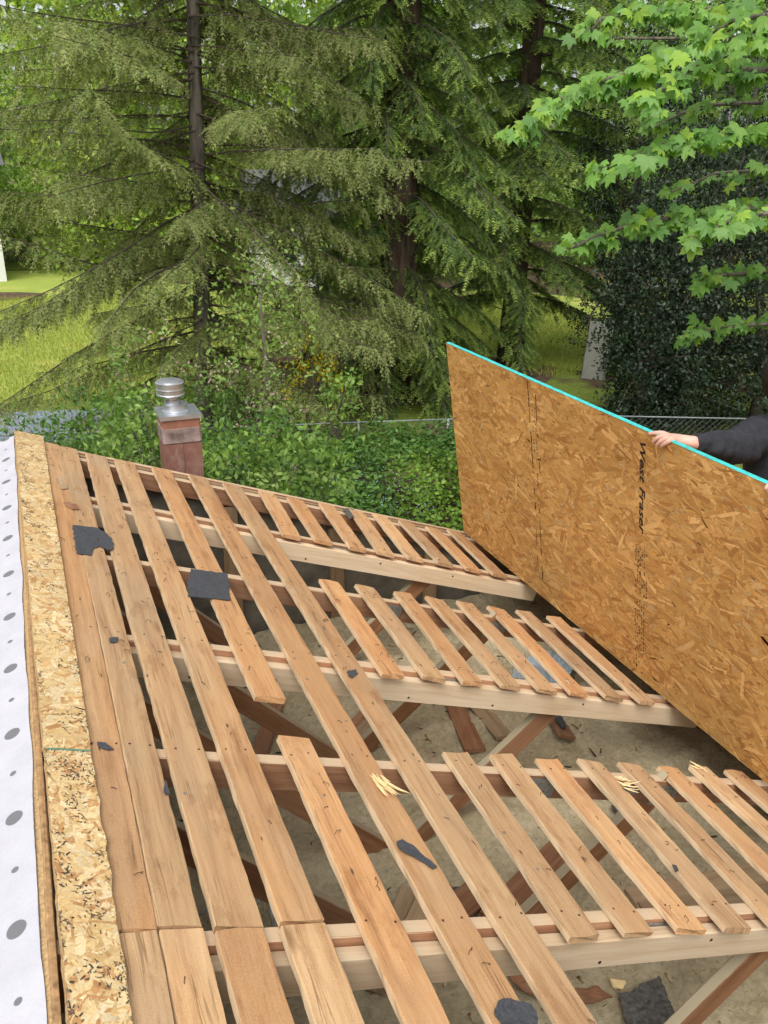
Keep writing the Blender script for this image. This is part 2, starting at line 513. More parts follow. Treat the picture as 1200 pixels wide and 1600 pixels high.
# ------------------------------------------------------------------ board / timber builders
def timber_mesh(name, L, W, T, mat, seg=8, rough_ends=.006, warp=.003, seed=0, chamf=.003, side_wob=.0015):
    """local x 0..W, y 0..L, z 0..T; slightly irregular sawn timber"""
    r = random.Random(seed)
    prof = [(chamf, 0), (W - chamf, 0), (W, chamf), (W, T - chamf), (W - chamf, T), (W * .5, T + .0004), (chamf, T), (0, T - chamf), (0, chamf)]
    n = len(prof)
    vs, fs = [], []
    ph1, ph2 = r.random() * 6, r.random() * 6
    tl = {0: r.uniform(-1, 1), seg: r.uniform(-1, 1)}
    for i in range(seg + 1):
        t = i / seg
        bow = warp * math.sin(PI * t + ph1) + warp * .5 * math.sin(4 * t + ph2)
        for k, (x, z) in enumerate(prof):
            e = 0
            if i in (0, seg): e = rough_ends * (tl[i] * (x / W - .5) + .22 * r.uniform(-1, 1) + .35 * math.sin(x * 190 + ph1))
            wob = r.uniform(-side_wob, side_wob)
            vs.append((x + bow + wob, t * L + e, z + (r.uniform(-.0006, .0006))))
    for i in range(seg):
        for k in range(n):
            fs.append((i * n + k, i * n + (k + 1) % n, (i + 1) * n + (k + 1) % n, (i + 1) * n + k))
    fs.append(tuple(range(n - 1, -1, -1)))
    fs.append(tuple(seg * n + k for k in range(n)))
    # flip for outward normals
    fs = [tuple(reversed(f)) for f in fs]
    me = newmesh(name, vs, fs, mat)
    return me

def place(o, origin, ydir, zdir):
    y = Vector(ydir).normalized()
    z = Vector(zdir)
    z = (z - y * z.dot(y)).normalized()
    x = y.cross(z)
    m = Matrix((x, y, z)).transposed().to_4x4()
    m.translation = origin
    o.matrix_basis = m
    return o

def timber(name, p0, p1, W, T, mat, up, parent=None, seed=0, seg=6, **kw):
    """timber whose start corner (x=0, z=0) is at p0, running to p1, width W across, thickness T along up"""
    p0, p1 = Vector(p0), Vector(p1)
    L = (p1 - p0).length
    extra = {k: kw.pop(k) for k in ('rough_ends', 'warp', 'chamf', 'side_wob') if k in kw}
    o = bpy.data.objects.new(name, timber_mesh(name, L, W, T, mat, seg, seed=seed, **extra))
    link(o, parent, **kw)
    return place(o, p0, p1 - p0, up)

RN = Vector((ST, 0, CT))                        # roof normal
RD = Vector((CT, 0, -ST))                       # down slope
EAVE_U = 4.75
GROUND = -4.0
VMIN = -3.3

# ------------------------------------------------------------------ terrain
def sheet(name, pts, z, mat, kind='structure', th=None, parent=None, **kw):
    vs = [(x, y, z) for x, y in pts]
    return mobj(name, vs, [tuple(range(len(vs)))], mat, parent, kind=kind, **kw)

gv = []
GX, GY = 60, 60
gxs = [-300 + 600 * i / GX for i in range(GX + 1)]
gv = [(x, -200 + 600 * j / GY, GROUND) for j in range(GY + 1) for x in gxs]
gf = [(j * (GX + 1) + i, j * (GX + 1) + i + 1, (j + 1) * (GX + 1) + i + 1, (j + 1) * (GX + 1) + i) for j in range(GY) for i in range(GX)]
mobj('ground', gv, gf, M['ground'], kind='structure')

def blob(cx, cy, rx, ry, n=40, seed=1, wob=.12):
    r = random.Random(seed)
    ph = [r.random() * 6 for _ in range(4)]
    out = []
    for i in range(n):
        t = 2 * PI * i / n
        k = 1 + wob * (math.sin(2 * t + ph[0]) * .5 + math.sin(3 * t + ph[1]) * .5 + math.sin(5 * t + ph[2]) * .35)
        out.append((cx + rx * k * math.cos(t), cy + ry * k * math.sin(t)))
    return out
sheet('lawn', blob(-2.0, 30, 11, 12.2, seed=3), GROUND + .006, M['lawn'])
sheet('side_lawn', blob(16.5, 23.5, 5.5, 8.0, seed=5), GROUND + .010, M['lawn'])
sheet('gravel_path', blob(-3.0, 16.6, 5.5, 1.7, seed=8), GROUND + .012, M['gravel'])
sheet('bare_soil', blob(8.5, 18.5, 4.5, 3.0, seed=9), GROUND + .008, M['soil'])
sheet('dirt_patch', blob(-1.4, 34.5, 2.4, 1.3, seed=4), GROUND + .014, M['soil'])

# ------------------------------------------------------------------ the house under repair
house = empty('house', (2.0, 0, GROUND), 'house with its roof stripped to bare boards, rafters and open attic', 'house')
HM = Matrix.Translation((-2.0, 0, -GROUND))
def hplace(o):                                   # children of the house keep world coordinates
    o.parent = house
    o.matrix_parent_inverse = HM
    return o

VOLD = [.020, .622, 1.225, 1.845, 2.475, 3.030]
VTR = [-3.05, -2.44, -1.83, -1.21, -.59] + VOLD
NODE = Vector((1.42, 0, -1.43))
MID = Vector((2.2, 0, -.80))
APEX = Vector((.175, 0, -.14))
sd_ = 100
rafters = []
for i, v in enumerate(VTR):
    sd_ += 7
    # top chord: local x runs along -v (thickness), y down slope, z roof normal
    p0 = roof(URIDGE + .01, v + .038, -.089)
    p1 = roof(EAVE_U - .1, v + .038, -.089)
    o = timber('rafter', p0, p1, .038, .089, M['old_rafter'], RN, None, seed=sd_, seg=10, warp=.0015)
    hplace(o)
    rafters.append(o)
    inv = (HM.inverted() @ Matrix.Identity(4))
    def child(c, par=o):
        w = c.matrix_basis.copy()
        c.parent = par
        c.matrix_parent_inverse = Matrix.Identity(4)
        c.matrix_basis = par.matrix_basis.inverted() @ w
        return c
    if -1.5 < v < 3.0:
        d = (NODE - APEX).normalized()
        up = Vector((-d.z, 0, d.x))
        a = APEX + Vector((0, v + .037, 0)) - up * .045
        b = NODE + Vector((0, v + .037, 0)) + d * .03 - up * .045
        child(timber('web', a, b, .036, .089, M['web'], up, None, seed=sd_ + 1, seg=5, warp=.001))
        d = (MID - NODE).normalized()
        up = Vector((-d.z, 0, d.x))
        a = NODE + Vector((0, v + .0365, 0)) - d * .02 - up * .045
        b = MID + Vector((0, v + .0365, 0)) + d * .02 - up * .045
        child(timber('web', a, b, .035, .089, M['web'], up, None, seed=sd_ + 2, seg=5, warp=.001))
        # toothed gusset plates at the chord splice and at the web joint
        for (u0, w_, h0, h1) in ((1.69, .115, -.086, -.012), (2.27, .12, -.10, -.02)):
            mb = MB()
            uu = u0 + random.uniform(-.02, .02)
            mb.box((0, -.0022, h0), (w_, -.0004, h1))
            nt = 9
            for a_ in range(nt):
                for b_ in range(4):
                    cx, cz = w_ * (a_ + .5) / nt, h0 + (h1 - h0) * (b_ + .5) / 4
                    mb.box((cx - .0022, -.0040, cz - .004), (cx + .0022, -.0023, cz + .004))
            g = mb.obj('gusset_plate', M['steel'])
            place(g, roof(uu, v, 0), (0, 1, 0), RN)
            child(g)
    # pale new lumber nailed against the old rafter on the camera side
    if i in (5, 7, 9):
        q0 = roof(.33 if i != 5 else .30, v - .0015, -.108)
        end = {5: 3.6, 7: 3.1, 9: 3.0}[i]
        q1 = roof(end, v - .0015, -.108)
        c = timber('sister_rafter', q0, q1, .0375, .089, M['new_lumber'], RN, None, seed=sd_ + 4, seg=10, warp=.001, rough_ends=.002, label='pale new lumber nailed against the old rafter')
        child(c)
        for q in range(5):
            mb = MB()
            mb.lathe([(.0001, 0), (.005, .0005), (.005, .0016)], 8)
            nl = mb.obj('nail_head', M['staple'])
            place(nl, roof(.7 + q * .42 + random.uniform(-.06, .06), v - .0015 - .0372, -.108 + random.choice((.02, .065))), RN, (0, -1, 0))
            child(nl)
    # bottom chord under the insulation
    c = timber('bottom_chord', (-3.5, v + .038, -1.50), (3.85, v + .038, -1.50), .038, .089, M['web'], (0, 0, 1), None, seed=sd_ + 5, seg=2)
    child(c)

# skip boards ---------------------------------------------------------------
BW = .098
boards = []
def board(ua, va, ub, vb, w=BW, h=0.0005, seed=0, re=.006, mat='board'):
    """ua: upslope edge at the far end va, ub: at the near end vb"""
    p0, p1 = roof(ub, vb, h), roof(ua, va, h)
    o = timber('skip_board', p0, p1, w, .019, M[mat], RN, None, seed=seed, seg=max(10, int((va - vb) / .045)), rough_ends=re, warp=.003, chamf=.0025, side_wob=.0017)
    hplace(o)
    boards.append(o)
    return o
NV = -.95
k_ = 300
for (ua, va, ub, vb, w) in [
    (.300, 3.145, .300, .052, .0945), (.302, .045, .304, NV, .0925),
    (.3955, 3.135, .3958, .056, .086), (.3952, .047, .3975, NV, .086),
    (.522, 3.110, .508, .046, .102), (.506, .040, .512, NV, .101),
    (.668, 3.112, .647, .052, .100), (.648, .044, .640, NV, .100),
    (.852, 3.105, .838, .925, .101), (.843, .722, .815, NV, .099),
    (1.052, 3.105, 1.012, NV, .101), (1.238, 3.090, 1.165, NV, .100)]:
    k_ += 3
    board(ua, va, ub, vb, w, seed=k_)
tops = [1.447, 1.612, 1.812, 2.005, 2.170, 2.345, 2.532, 2.705]
bots = [1.390, 1.565, 1.760, 1.928, 2.108, 2.295, 2.478, 2.655]
for a_, b_ in zip(tops, bots):
    k_ += 3
    board(a_, 3.085 + random.uniform(-.03, .02), b_, 2.438 + random.uniform(-.008, .008), .096, seed=k_, re=.004)
tops = [1.406, 1.591, 1.784, 1.962, 2.142, 2.319, 2.505, 2.691]
bots = [1.384, 1.561, 1.739, 1.918, 2.100, 2.272, 2.465, 2.652]
for a_, b_ in zip(tops, bots):
    k_ += 3
    board(a_, 1.935 + random.uniform(-.012, .022), b_, 1.162 + random.uniform(-.006, .006), .094, seed=k_, re=.010)
tops = [1.399, 1.579, 1.763, 1.951, 2.134, 2.318, 2.500, 2.676]
bots = [1.366, 1.549, 1.733, 1.908, 2.10, 2.285, 2.475, 2.655]
for a_, b_ in zip(tops, bots):
    k_ += 3
    board(a_, .690 + random.uniform(-.01, .012), b_, -.036 + random.uniform(-.006, .006), .096, seed=k_, re=.010)
# next bay toward the viewer, below the picture
for q in range(8):
    k_ += 3
    board(1.39 + .182 * q, -.56, 1.37 + .182 * q, NV - .02 * q, .096, seed=k_)

# staples and bent nails left standing in the boards: children of their board
def staple_mesh(L, H, r=.0008):
    mb = MB()
    mb.tube([(-L / 2, 0, 0), (-L / 2, 0, H), (L / 2, 0, H), (L / 2, 0, 0)], r, 5)
    return newmesh('staple', mb.v, mb.f, M['staple'])
def hook_mesh(L, H, r=.0009):
    mb = MB()
    mb.tube([(0, 0, 0), (0, L * .2, H), (0, L * .7, H * 1.3), (L * .35, L, H), (L * .5, L * .7, H * .6)], r, 5)
    return newmesh('bent_nail', mb.v, mb.f, M['staple'])
st_meshes = [staple_mesh(.013, .004), staple_mesh(.016, .009), staple_mesh(.012, .003)]
hk_meshes = [hook_mesh(.022, .006), hook_mesh(.03, .004)]
nh = MB()
nh.lathe([(.0001, 0), (.0045, .0004), (.0045, .0014), (.002, .002)], 8)
nail_mesh = newmesh('nail_head', nh.v, nh.f, M['steel'])
nail_rust = newmesh('nail_head', [v * .72 for v in nh.v], nh.f, M['staple'])
rs = random.Random(5)
for o in boards:
    me = o.data
    L = max(v.co.y for v in me.vertices)
    W = max(v.co.x for v in me.vertices)
    for q in range(2 + int(L * 3.6)):
        r = rs.random() * .83 if rs.random() < .8 else .95
        if .7 < r < .83 and rs.random() < .6: r = .3
        m = rs.choice(st_meshes) if r < .7 else (rs.choice(hk_meshes) if r < .83 else nail_mesh)
        c = bpy.data.objects.new('staple' if r < .7 else ('bent_nail' if r < .83 else 'nail_head'), m)
        link(c, o)
        c.location = (rs.uniform(.014, W - .014), rs.uniform(.03, L - .03), .0192)
        c.rotation_euler = (rs.uniform(-.5, .5) if r < .83 else 0, 0, rs.uniform(0, PI))

for o in boards:
    L = max(v.co.y for v in o.data.vertices)
    W = max(v.co.x for v in o.data.vertices)
    y0 = o.matrix_basis.translation.y
    for v in VTR:
        yl = v + .019 - y0
        if .02 < yl < L - .02:
            for fx in (.22, .78):
                c = bpy.data.objects.new('nail_head', nail_rust)
                link(c, o)
                c.location = (W * fx + rs.uniform(-.008, .008), yl + rs.uniform(-.010, .010), .0190)

# OSB flakes -----------------------------------------------------------------
def flakes(n, W, L, zbase, pal, seed, ang=.5, axis_y=True, lmin=.03, lmax=.13, wmin=.006, wmax=.026, specks=0, zr=.0009, edgefn=None):
    """overlapping pressed wood strands on a sheet x 0..W, y 0..L; returns tri soup + colours"""
    r = np.random.default_rng(seed)
    cx, cy = r.uniform(0, W, n), r.uniform(0, L, n)
    ln = lmin + (lmax - lmin) * r.beta(1.3, 2.2, n)
    wd = wmin + (wmax - wmin) * r.beta(1.2, 2.4, n)
    a = r.normal(0, ang, n) + (PI / 2 if axis_y else 0)
    far = r.random(n) < .18
    a = np.where(far, r.uniform(0, PI, n), a)
    z = zbase + (np.argsort(r.random(n)) / n) * zr
    # six-point slivers with skewed, torn ends
    px = np.stack([-.5 + r.uniform(0, .12, n), -.34 + r.uniform(0, .1, n), .34 + r.uniform(-.1, .05, n), .5 - r.uniform(0, .1, n), .36 + r.uniform(-.12, .05, n), -.36 + r.uniform(-.05, .1, n)], 1)
    py = np.stack([r.uniform(-.5, .5, n), -.5 + r.uniform(0, .15, n), -.5 + r.uniform(0, .25, n), r.uniform(-.5, .5, n), .5 - r.uniform(0, .15, n), .5 - r.uniform(0, .25, n)], 1)
    px, py = px * ln[:, None], py * wd[:, None]
    ca, sa = np.cos(a)[:, None], np.sin(a)[:, None]
    X = cx[:, None] + px * ca - py * sa
    Y = cy[:, None] + px * sa + py * ca
    Y = np.clip(Y, 0.0005, L - .0005)
    if edgefn is None:
        X = np.clip(X, .0005, W - .0005)
    else:
        lo, hi = edgefn(Y)
        X = np.clip(X, lo + .0004, hi - .0004)
    tilt = r.normal(0, .00012, (n, 6))
    V = np.stack([X, Y, z[:, None] + tilt], 2)
    pal = np.array(pal)
    ci = pal[r.choice(len(pal), n, p=None)]
    c = ci * r.uniform(.86, 1.12, n)[:, None]
    if specks:
        m = r.random(n) < specks
        V[m] = V[m]
        c[m] = np.array((.045, .035, .028))
    F = np.array([(0, 1, 5), (1, 2, 5), (2, 4, 5), (2, 3, 4)])
    VV = V.reshape(-1, 3)
    FF = (np.arange(n)[:, None, None] * 6 + F[None]).reshape(-1, 3)
    return VV, FF, np.repeat(c, 6, 0)

PAL_STRIP = [(.66, .47, .215), (.70, .53, .27), (.61, .40, .175), (.74, .60, .35), (.53, .31, .13), (.68, .50, .25), (.48, .26, .11), (.73, .60, .37), (.65, .47, .23), (.70, .54, .30)]
PAL_PANEL = [tuple(k * m for k, m in zip(q, (1.47, 1.40, 1.18))) for q in [(.42, .235, .085), (.46, .265, .10), (.38, .205, .07), (.50, .30, .125), (.33, .165, .055), (.43, .245, .09), (.55, .35, .16), (.34, .165, .06), (.45, .26, .10), (.40, .22, .08), (.47, .28, .11)]]

def slab(name, outline, T, mats, parent=None, **kw):
    """polygon prism, outline counter-clockwise in local xy, z 0..T; material 0 faces, 1 sides"""
    n = len(outline)
    vs = [(x, y, 0) for x, y in outline] + [(x, y, T) for x, y in outline]
    fs = [tuple(range(n - 1, -1, -1)), tuple(range(n, 2 * n))] + [(i, (i + 1) % n, n + (i + 1) % n, n + i) for i in range(n)]
    return mobj(name, vs, fs, mats, parent, midx=[0, 0] + [1] * n, **kw)

def strip(v0, v1, l0, l1, rag, seed, n, T=.0115):
    L = v1 - v0
    r = random.Random(seed)
    m = 60
    ys = [L * i / m for i in range(m + 1)]
    le = [l0 + (l1 - l0) * (y / L) + r.uniform(-.0015, .0015) for y in ys]
    re_ = [.3165 + (r.uniform(-rag, rag) + (.0009 * math.sin(y * 9 + seed) + .0012 * math.sin(y * 23) + .0013 * math.sin(y * 57) if rag > .002 else 0)) for y in ys]
    out = [(x - .19, y) for x, y in zip(re_, ys)] + [(x - .19, y) for x, y in reversed(list(zip(le, ys)))]
    o = slab('osb_ridge_strip', out, T, [M['flake_base'], M['osb_edge']])
    place(o, roof(.19, v0, .0203), (0, 1, 0), RN)
    hplace(o)
    def ef(Y):
        return np.interp(Y, ys, [x - .19 for x in le]), np.interp(Y, ys, [x - .19 for x in re_])
    V, F, c = flakes(n, .16, L, T + .0002, PAL_STRIP, seed, ang=1.1, lmin=.012, lmax=.10, wmin=.003, wmax=.030, edgefn=ef)
    V2, F2, c2 = flakes(int(n * .5), .16, L, T + .0012, [(.07, .06, .05), (.10, .075, .05), (.17, .115, .065)], seed + 1, ang=1.2, lmin=.003, lmax=.019, wmin=.0014, wmax=.0062, edgefn=ef)
    # dark flecks gather in clusters
    rr = np.random.default_rng(seed + 9)
    cen = V2.reshape(-1, 6, 3).mean(1)
    val = np.array([noise.noise((x * 20, y * 12, seed)) for x, y in cen[:, :2]]) + rr.normal(0, .11, len(cen))
    keep = val > (.10 if rag > .002 else .22)
    V2 = V2.reshape(-1, 6, 3)[keep].reshape(-1, 3)
    c2 = c2.reshape(-1, 6, 3)[keep].reshape(-1, 3)
    F2 = F2.reshape(-1, 4, 3)[:keep.sum()].reshape(-1, 3)
    me = soup('strand_flakes', np.vstack([V, V2]), M['flake'], np.vstack([c, c2]), np.vstack([F, F2 + len(V)]))
    sobj('strand_flakes', me, o, kind='stuff')
    return o
strip(.592, 3.195, .207, .184, .0010, 21, 9500)
o = strip(NV, .586, .219, .209, .0022, 22, 6500)
gl = MB()
gl.box((0, 0, 0), (.103, .004, .0008))
g_ = gl.obj('green_edge_line', plain('green_edge_paint', (.10, .27, .19), .7))
place(g_, roof(.2115, .585, .0203 + .0132), (0, 1, 0), RN)
hplace(g_)

# timber showing in the ridge slot
for (du, z_, w_, mat) in ((.0135, -.012, .0150, 'ridge_edge'),):
    o = timber('ridge_board', roof(URIDGE + du, NV, z_), roof(URIDGE + du - .004, 3.19, z_), w_, .026, M[mat], RN, None, seed=77, seg=20, side_wob=.0012)
    hplace(o)

# far slope: decking covered by white underlayment (local x = metres from the ridge, y along it)
def left_frame(h):
    m = Matrix(((-CT, 0, -ST), (0, 1, 0), (-ST, 0, CT))).to_4x4()
    m.translation = lroof(0, 0, h)
    return m
mb = MB()
mb.box((-.016, -3.3, -.016), (4.9, 3.19, -.001), fn=lambda x, y, z: (x, y, z))
d_ = mb.obj('left_deck', M['osb_edge'])
d_.matrix_basis = left_frame(.0)
hplace(d_)
nx, ny = 60, 260
vs, fs = [], []
for j in range(ny + 1):
    y = -3.3 + 6.49 * j / ny
    for i in range(nx + 1):
        s_ = -.0035 + (4.9 + .0035) * (i / nx) ** 2.2
        if i == 0: s_ += .0025 * math.sin(y * 7) + .002 * math.sin(y * 19)
        vs.append((s_, y, .004 + .0022 * noise.noise((s_ * 9, y * 5, 0)) + .0012 * noise.noise((s_ * 26, y * 21, 3))))
for j in range(ny):
    for i in range(nx):
        fs.append((j * (nx + 1) + i, (j + 1) * (nx + 1) + i, (j + 1) * (nx + 1) + i + 1, j * (nx + 1) + i + 1))
m_ = mobj('underlayment', vs, fs, M['membrane'], smooth=True, label='white roofing membrane printed with grey dots')
m_.matrix_basis = left_frame(.0)
hplace(m_)

# decking beyond the opened strip and behind the viewer
def deck(u0, u1, v0, v1, seed):
    o = slab('deck_panel', [(0, 0), (u1 - u0, 0), (u1 - u0, v1 - v0), (0, v1 - v0)], .0115, [M['flake_base'], M['osb_edge']])
    place(o, roof(u0, v0, .0008), (0, 1, 0), RN)
    hplace(o)
    V, F, c = flakes(1600, u1 - u0, v1 - v0, .0118, PAL_PANEL, seed, lmin=.05, lmax=.18, wmin=.012, wmax=.04)
    sobj('strand_flakes', soup('strand_flakes', V, M['flake'], c, F), o, kind='stuff')
deck(2.885, 3.9, .62, 3.12, 31)
deck(2.885, 3.9, -1.2, .615, 32)
deck(3.905, EAVE_U, .62, 3.12, 33)
deck(3.905, EAVE_U, -1.2, .615, 34)
deck(.33, 2.4, -3.25, -1.23, 35)
deck(2.405, EAVE_U, -3.25, -1.23, 36)

# rake edge beyond the gable truss
o = timber('barge_board', roof(URIDGE, 3.165, -.135), roof(EAVE_U, 3.165, -.135), .025, .14, M['old_rafter'], RN, None, seed=55, seg=14, warp=.002)
hplace(o)
o = timber('rake_lath', roof(.33, 3.118, -.019), roof(EAVE_U, 3.118, -.019), .018, .019, M['stud'], RN, None, seed=56, seg=24, warp=.004)
hplace(o)
o = timber('barge_board', roof(URIDGE - .02, 3.19, -.13), lroof(4.8, 3.19, -.13), .025, .14, M['old_rafter'], (-ST, 0, CT), None, seed=57, seg=8)
hplace(o)
# gable wall: studs and dark board seen from inside the attic
v5 = VOLD[5]
for xs in (-1.25, -.64, -.03, .58, 1.19, 1.81, 2.43, 3.07, 3.68):
    zt = -abs(xs - RIDGE.x) * math.tan(TH) + RIDGE.z - .10
    o = timber('wall_stud', (xs + .0445, v5 + .003, -1.50), (xs + .0445, v5 + .003, zt), .089, .034, M['stud'], (0, -1, 0), None, seed=int(400 + xs * 10), seg=3)
    w = o.matrix_basis.copy()
    w.translation = Vector((xs - .0445, v5 + .037, -1.50))
    o.matrix_basis = w
    hplace(o)
zr = RIDGE.z - .03
def gable(name, v, th, mat, zb):
    e = 4.35
    zl = zr - (e) * math.tan(TH)
    pts = [(RIDGE.x - e, zb), (RIDGE.x + e, zb), (RIDGE.x + e, zl), (RIDGE.x, zr), (RIDGE.x - e, zl)]
    vs = [(x, v, z) for x, z in pts] + [(x, v + th, z) for x, z in pts]
    n = 5
    fs = [tuple(range(n)), tuple(range(2 * n - 1, n - 1, -1))] + [(i, n + i, n + (i + 1) % n, (i + 1) % n) for i in range(n)]
    return hplace(mobj(name, vs, fs, mat))
gable('gable_lining', v5 + .041, .010, M['dark_wall'], -1.6)
gable('gable_wall', v5 + .053, .022, M['siding'], GROUND)
gable('gable_wall', -3.10, .022, M['siding'], GROUND)
for xs in (RIDGE.x - 4.35, RIDGE.x + 4.33):
    mb = MB()
    mb.box((xs, -3.07, GROUND), (xs + .02, v5 + .05, -1.5))
    hplace(mb.obj('side_wall', M['siding']))
mb = MB()
mb.box((RIDGE.x - 3.8, -3.05, -1.53), (RIDGE.x + 3.8, v5 + .03, -1.505))
hplace(mb.obj('ceiling_board', M['white_wall']))

# ------------------------------------------------------------------ blown insulation
def ins_z(x, y):
    z = -1.375 + .050 * noise.noise((x * 1.3, y * 1.3, 1.7)) + .030 * noise.noise((x * 3.7, y * 3.7, 4.2)) + .020 * noise.noise((x * 9, y * 9, 9)) + .011 * noise.noise((x * 23, y * 23, 2)) + .006 * noise.noise((x * 47, y * 47, 6))
    for v in VTR:                                   # drifts along the truss lines
        z += .030 * math.exp(-((y - v - .02) / .09) ** 2)
    return z
vs, fs = [], []
nx, ny = 230, 230
X0, X1, Y0, Y1 = -1.2, 3.95, -1.6, 3.03
for j in range(ny + 1):
    y = Y0 + (Y1 - Y0) * j / ny
    for i in range(nx + 1):
        x = X0 + (X1 - X0) * i / nx
        vs.append((x, y, ins_z(x, y)))
for j in range(ny):
    for i in range(nx):
        fs.append((j * (nx + 1) + i, j * (nx + 1) + i + 1, (j + 1) * (nx + 1) + i + 1, (j + 1) * (nx + 1) + i))
mobj('attic_insulation', vs, fs, M['insul'], smooth=True, kind='stuff', label='dusty tan blown insulation covering the attic floor', cat='insulation')

# ------------------------------------------------------------------ loose things: felt scraps, splinters, debris
def scrap(name, outline, origin, ydir, zdir, T, mat, label, cat, amp=.004, seed=0, group=None):
    """irregular thin sheet: outline refined, gently buckled, with real thickness"""
    r = random.Random(seed)
    pts = []
    n = len(outline)
    for i in range(n):
        a, b = Vector(outline[i]).to_2d(), Vector(outline[(i + 1) % n]).to_2d()
        L = (b - a).length
        m = max(1, int(L / .012))
        nrm = Vector((-(b - a).y, (b - a).x)) / max(L, 1e-6)
        for k in range(m):
            q = a.lerp(b, k / m)
            if k: q = q + nrm * r.uniform(-.0036, .0036)
            pts.append(q)
    cx = sum((q.x for q in pts)) / len(pts)
    cy = sum((q.y for q in pts)) / len(pts)
    def z(x, y): return amp * (1 + noise.noise((x * 16 + seed, y * 16, seed * .37))) * .5 + amp * .3 * noise.noise((x * 50, y * 50, seed))
    rings = [1.0, .66, .33]
    vs, fs = [], []
    m = len(pts)
    for top in (1, 0):
        base = len(vs)
        for k in rings:
            for q in pts:
                x, y = cx + (q.x - cx) * k, cy + (q.y - cy) * k
                vs.append((x, y, z(x, y) + (T if top else 0)))
        vs.append((cx, cy, z(cx, cy) + (T if top else 0)))
        for i in range(len(rings) - 1):
            for q in range(m):
                f = (base + i * m + q, base + i * m + (q + 1) % m, base + (i + 1) * m + (q + 1) % m, base + (i + 1) * m + q)
                fs.append(f if top else f[::-1])
        for q in range(m):
            f = (base + 2 * m + q, base + 2 * m + (q + 1) % m, base + 3 * m)
            fs.append(f if top else f[::-1])
        if top: off = len(vs)
    for q in range(m):
        fs.append((off + q, off + (q + 1) % m, (q + 1) % m, q))
    o = mobj(name, vs, fs, mat, label=label, cat=cat, group=group)
    place(o, origin, ydir, zdir)
    return o

def roof_scrap(pix, label, seed, mat='felt', T=.0022, amp=.005, h=.0202, name='felt_scrap', cat='roofing felt'):
    q = [uvpix(x, y, h) for x, y in pix]
    cu = sum(a for a, b in q) / len(q)
    cv = sum(b for a, b in q) / len(q)
    out = [(a - cu, b - cv) for a, b in q]
    ar = sum(out[i][0] * out[(i + 1) % len(out)][1] - out[(i + 1) % len(out)][0] * out[i][1] for i in range(len(out)))
    if ar < 0: out = out[::-1]
    return scrap(name, out, roof(cu, cv, h), (0, 1, 0), RN, T, M[mat], label, cat, amp, seed)
roof_scrap([(113, 822), (150, 826), (168, 836), (177, 850), (176, 861), (160, 857), (156, 853), (146, 859), (142, 869), (119, 866)], 'torn black felt scrap with a bitten edge on the left pair of boards', 1)
roof_scrap([(298, 890), (356, 897), (359, 939), (294, 933), (292, 912)], 'square black felt patch lying across an old rafter', 2, h=.0215, amp=.004)
roof_scrap([(151, 1161), (163, 1163), (177, 1173), (168, 1174), (153, 1167)], 'tiny curled black felt shred beside the green strip joint', 3, amp=.006)
roof_scrap([(170, 999), (184, 998), (182, 1005), (172, 1006)], 'small grey felt chip on the second board from the ridge', 4)
roof_scrap([(543, 1049), (556, 1047), (559, 1054), (550, 1061), (544, 1057)], 'small grey felt chip on the long board beside the new lumber', 5)
roof_scrap([(619, 1317), (628, 1314), (650, 1328), (664, 1341), (682, 1357), (676, 1360), (655, 1347), (634, 1337), (622, 1329)], 'long thin black felt sliver lying on a middle board', 6, amp=.008)
roof_scrap([(777, 1567), (795, 1563), (812, 1568), (828, 1572), (836, 1585), (838, 1602), (832, 1622), (795, 1622), (782, 1600), (772, 1588)], 'torn black felt patch at the bottom edge of the picture', 7, amp=.009)
roof_scrap([(972, 1232), (985, 1230), (995, 1238), (990, 1243)], 'small dark felt shred beside pale splinters on a short board', 8)
roof_scrap([(1050, 1352), (1056, 1353), (1060, 1361), (1055, 1364)], 'dark felt spot near the end of a short board', 9, amp=.003)
roof_scrap([(99, 786), (120, 790), (123, 797), (112, 797), (104, 792)], 'brown shingle sliver lying on the upper left boards', 10, mat='debris_red', T=.004, amp=.004, name='shingle_sliver', cat='shingle scrap')
roof_scrap([(88, 748), (94, 747), (107, 764), (96, 766)], 'pale pink splintered chip on the boards near the ridge end', 11, mat='debris_pale', T=.003, amp=.003, name='wood_chip', cat='wood chip')
roof_scrap([(256, 1221), (260, 1223), (265, 1242), (258, 1244)], 'grey felt shred hanging at the edge of the second board', 12, h=.0205)

def splinter(L, w, bend, seed):
    r = random.Random(seed)
    mb = MB()
    pts = [(bend * math.sin(t * 3) * .3 + r.uniform(-.001, .001), t * L, bend * t * t + .002) for t in [i / 6 for i in range(7)]]
    mb.tube(pts, [w * k for k in (.25, .7, 1, 1, .8, .5, .1)], 5)
    return newmesh('splinter', mb.v, mb.f, M['straw'])
def splinters(name, px, py, n, L, ang, label, seed, h=.021, par=None):
    r = random.Random(seed)
    u, v = uvpix(px, py, h)
    e = empty(name, roof(u, v, h), label, 'splinters')
    for i in range(n):
        o = bpy.data.objects.new('splinter', splinter(L * r.uniform(.35, 1.1), .0022 * r.uniform(.6, 1.5), r.uniform(.0, .012), seed * 50 + i))
        link(o, e)
        a = ang + r.gauss(0, .28)
        m = (ROOF_M @ Matrix.Rotation(a, 3, 'Z')).to_4x4()
        m.translation = ROOF_M @ Vector((r.uniform(-.018, .018), r.uniform(-.03, .03), r.uniform(.0005, .010)))
        o.matrix_basis = m
splinters('splinter_bundle', 590, 1222, 22, .10, .42 - PI, 'bundle of fresh straw coloured splinters on a middle board', 3)
splinters('splinter_bundle', 970, 1226, 12, .07, -1.9, 'small bunch of pale splinters on a short board by the rafter', 4)
splinters('splinter_bundle', 1098, 1205, 7, .05, 1.2, 'broken pale shards at the split end of a short board', 6)

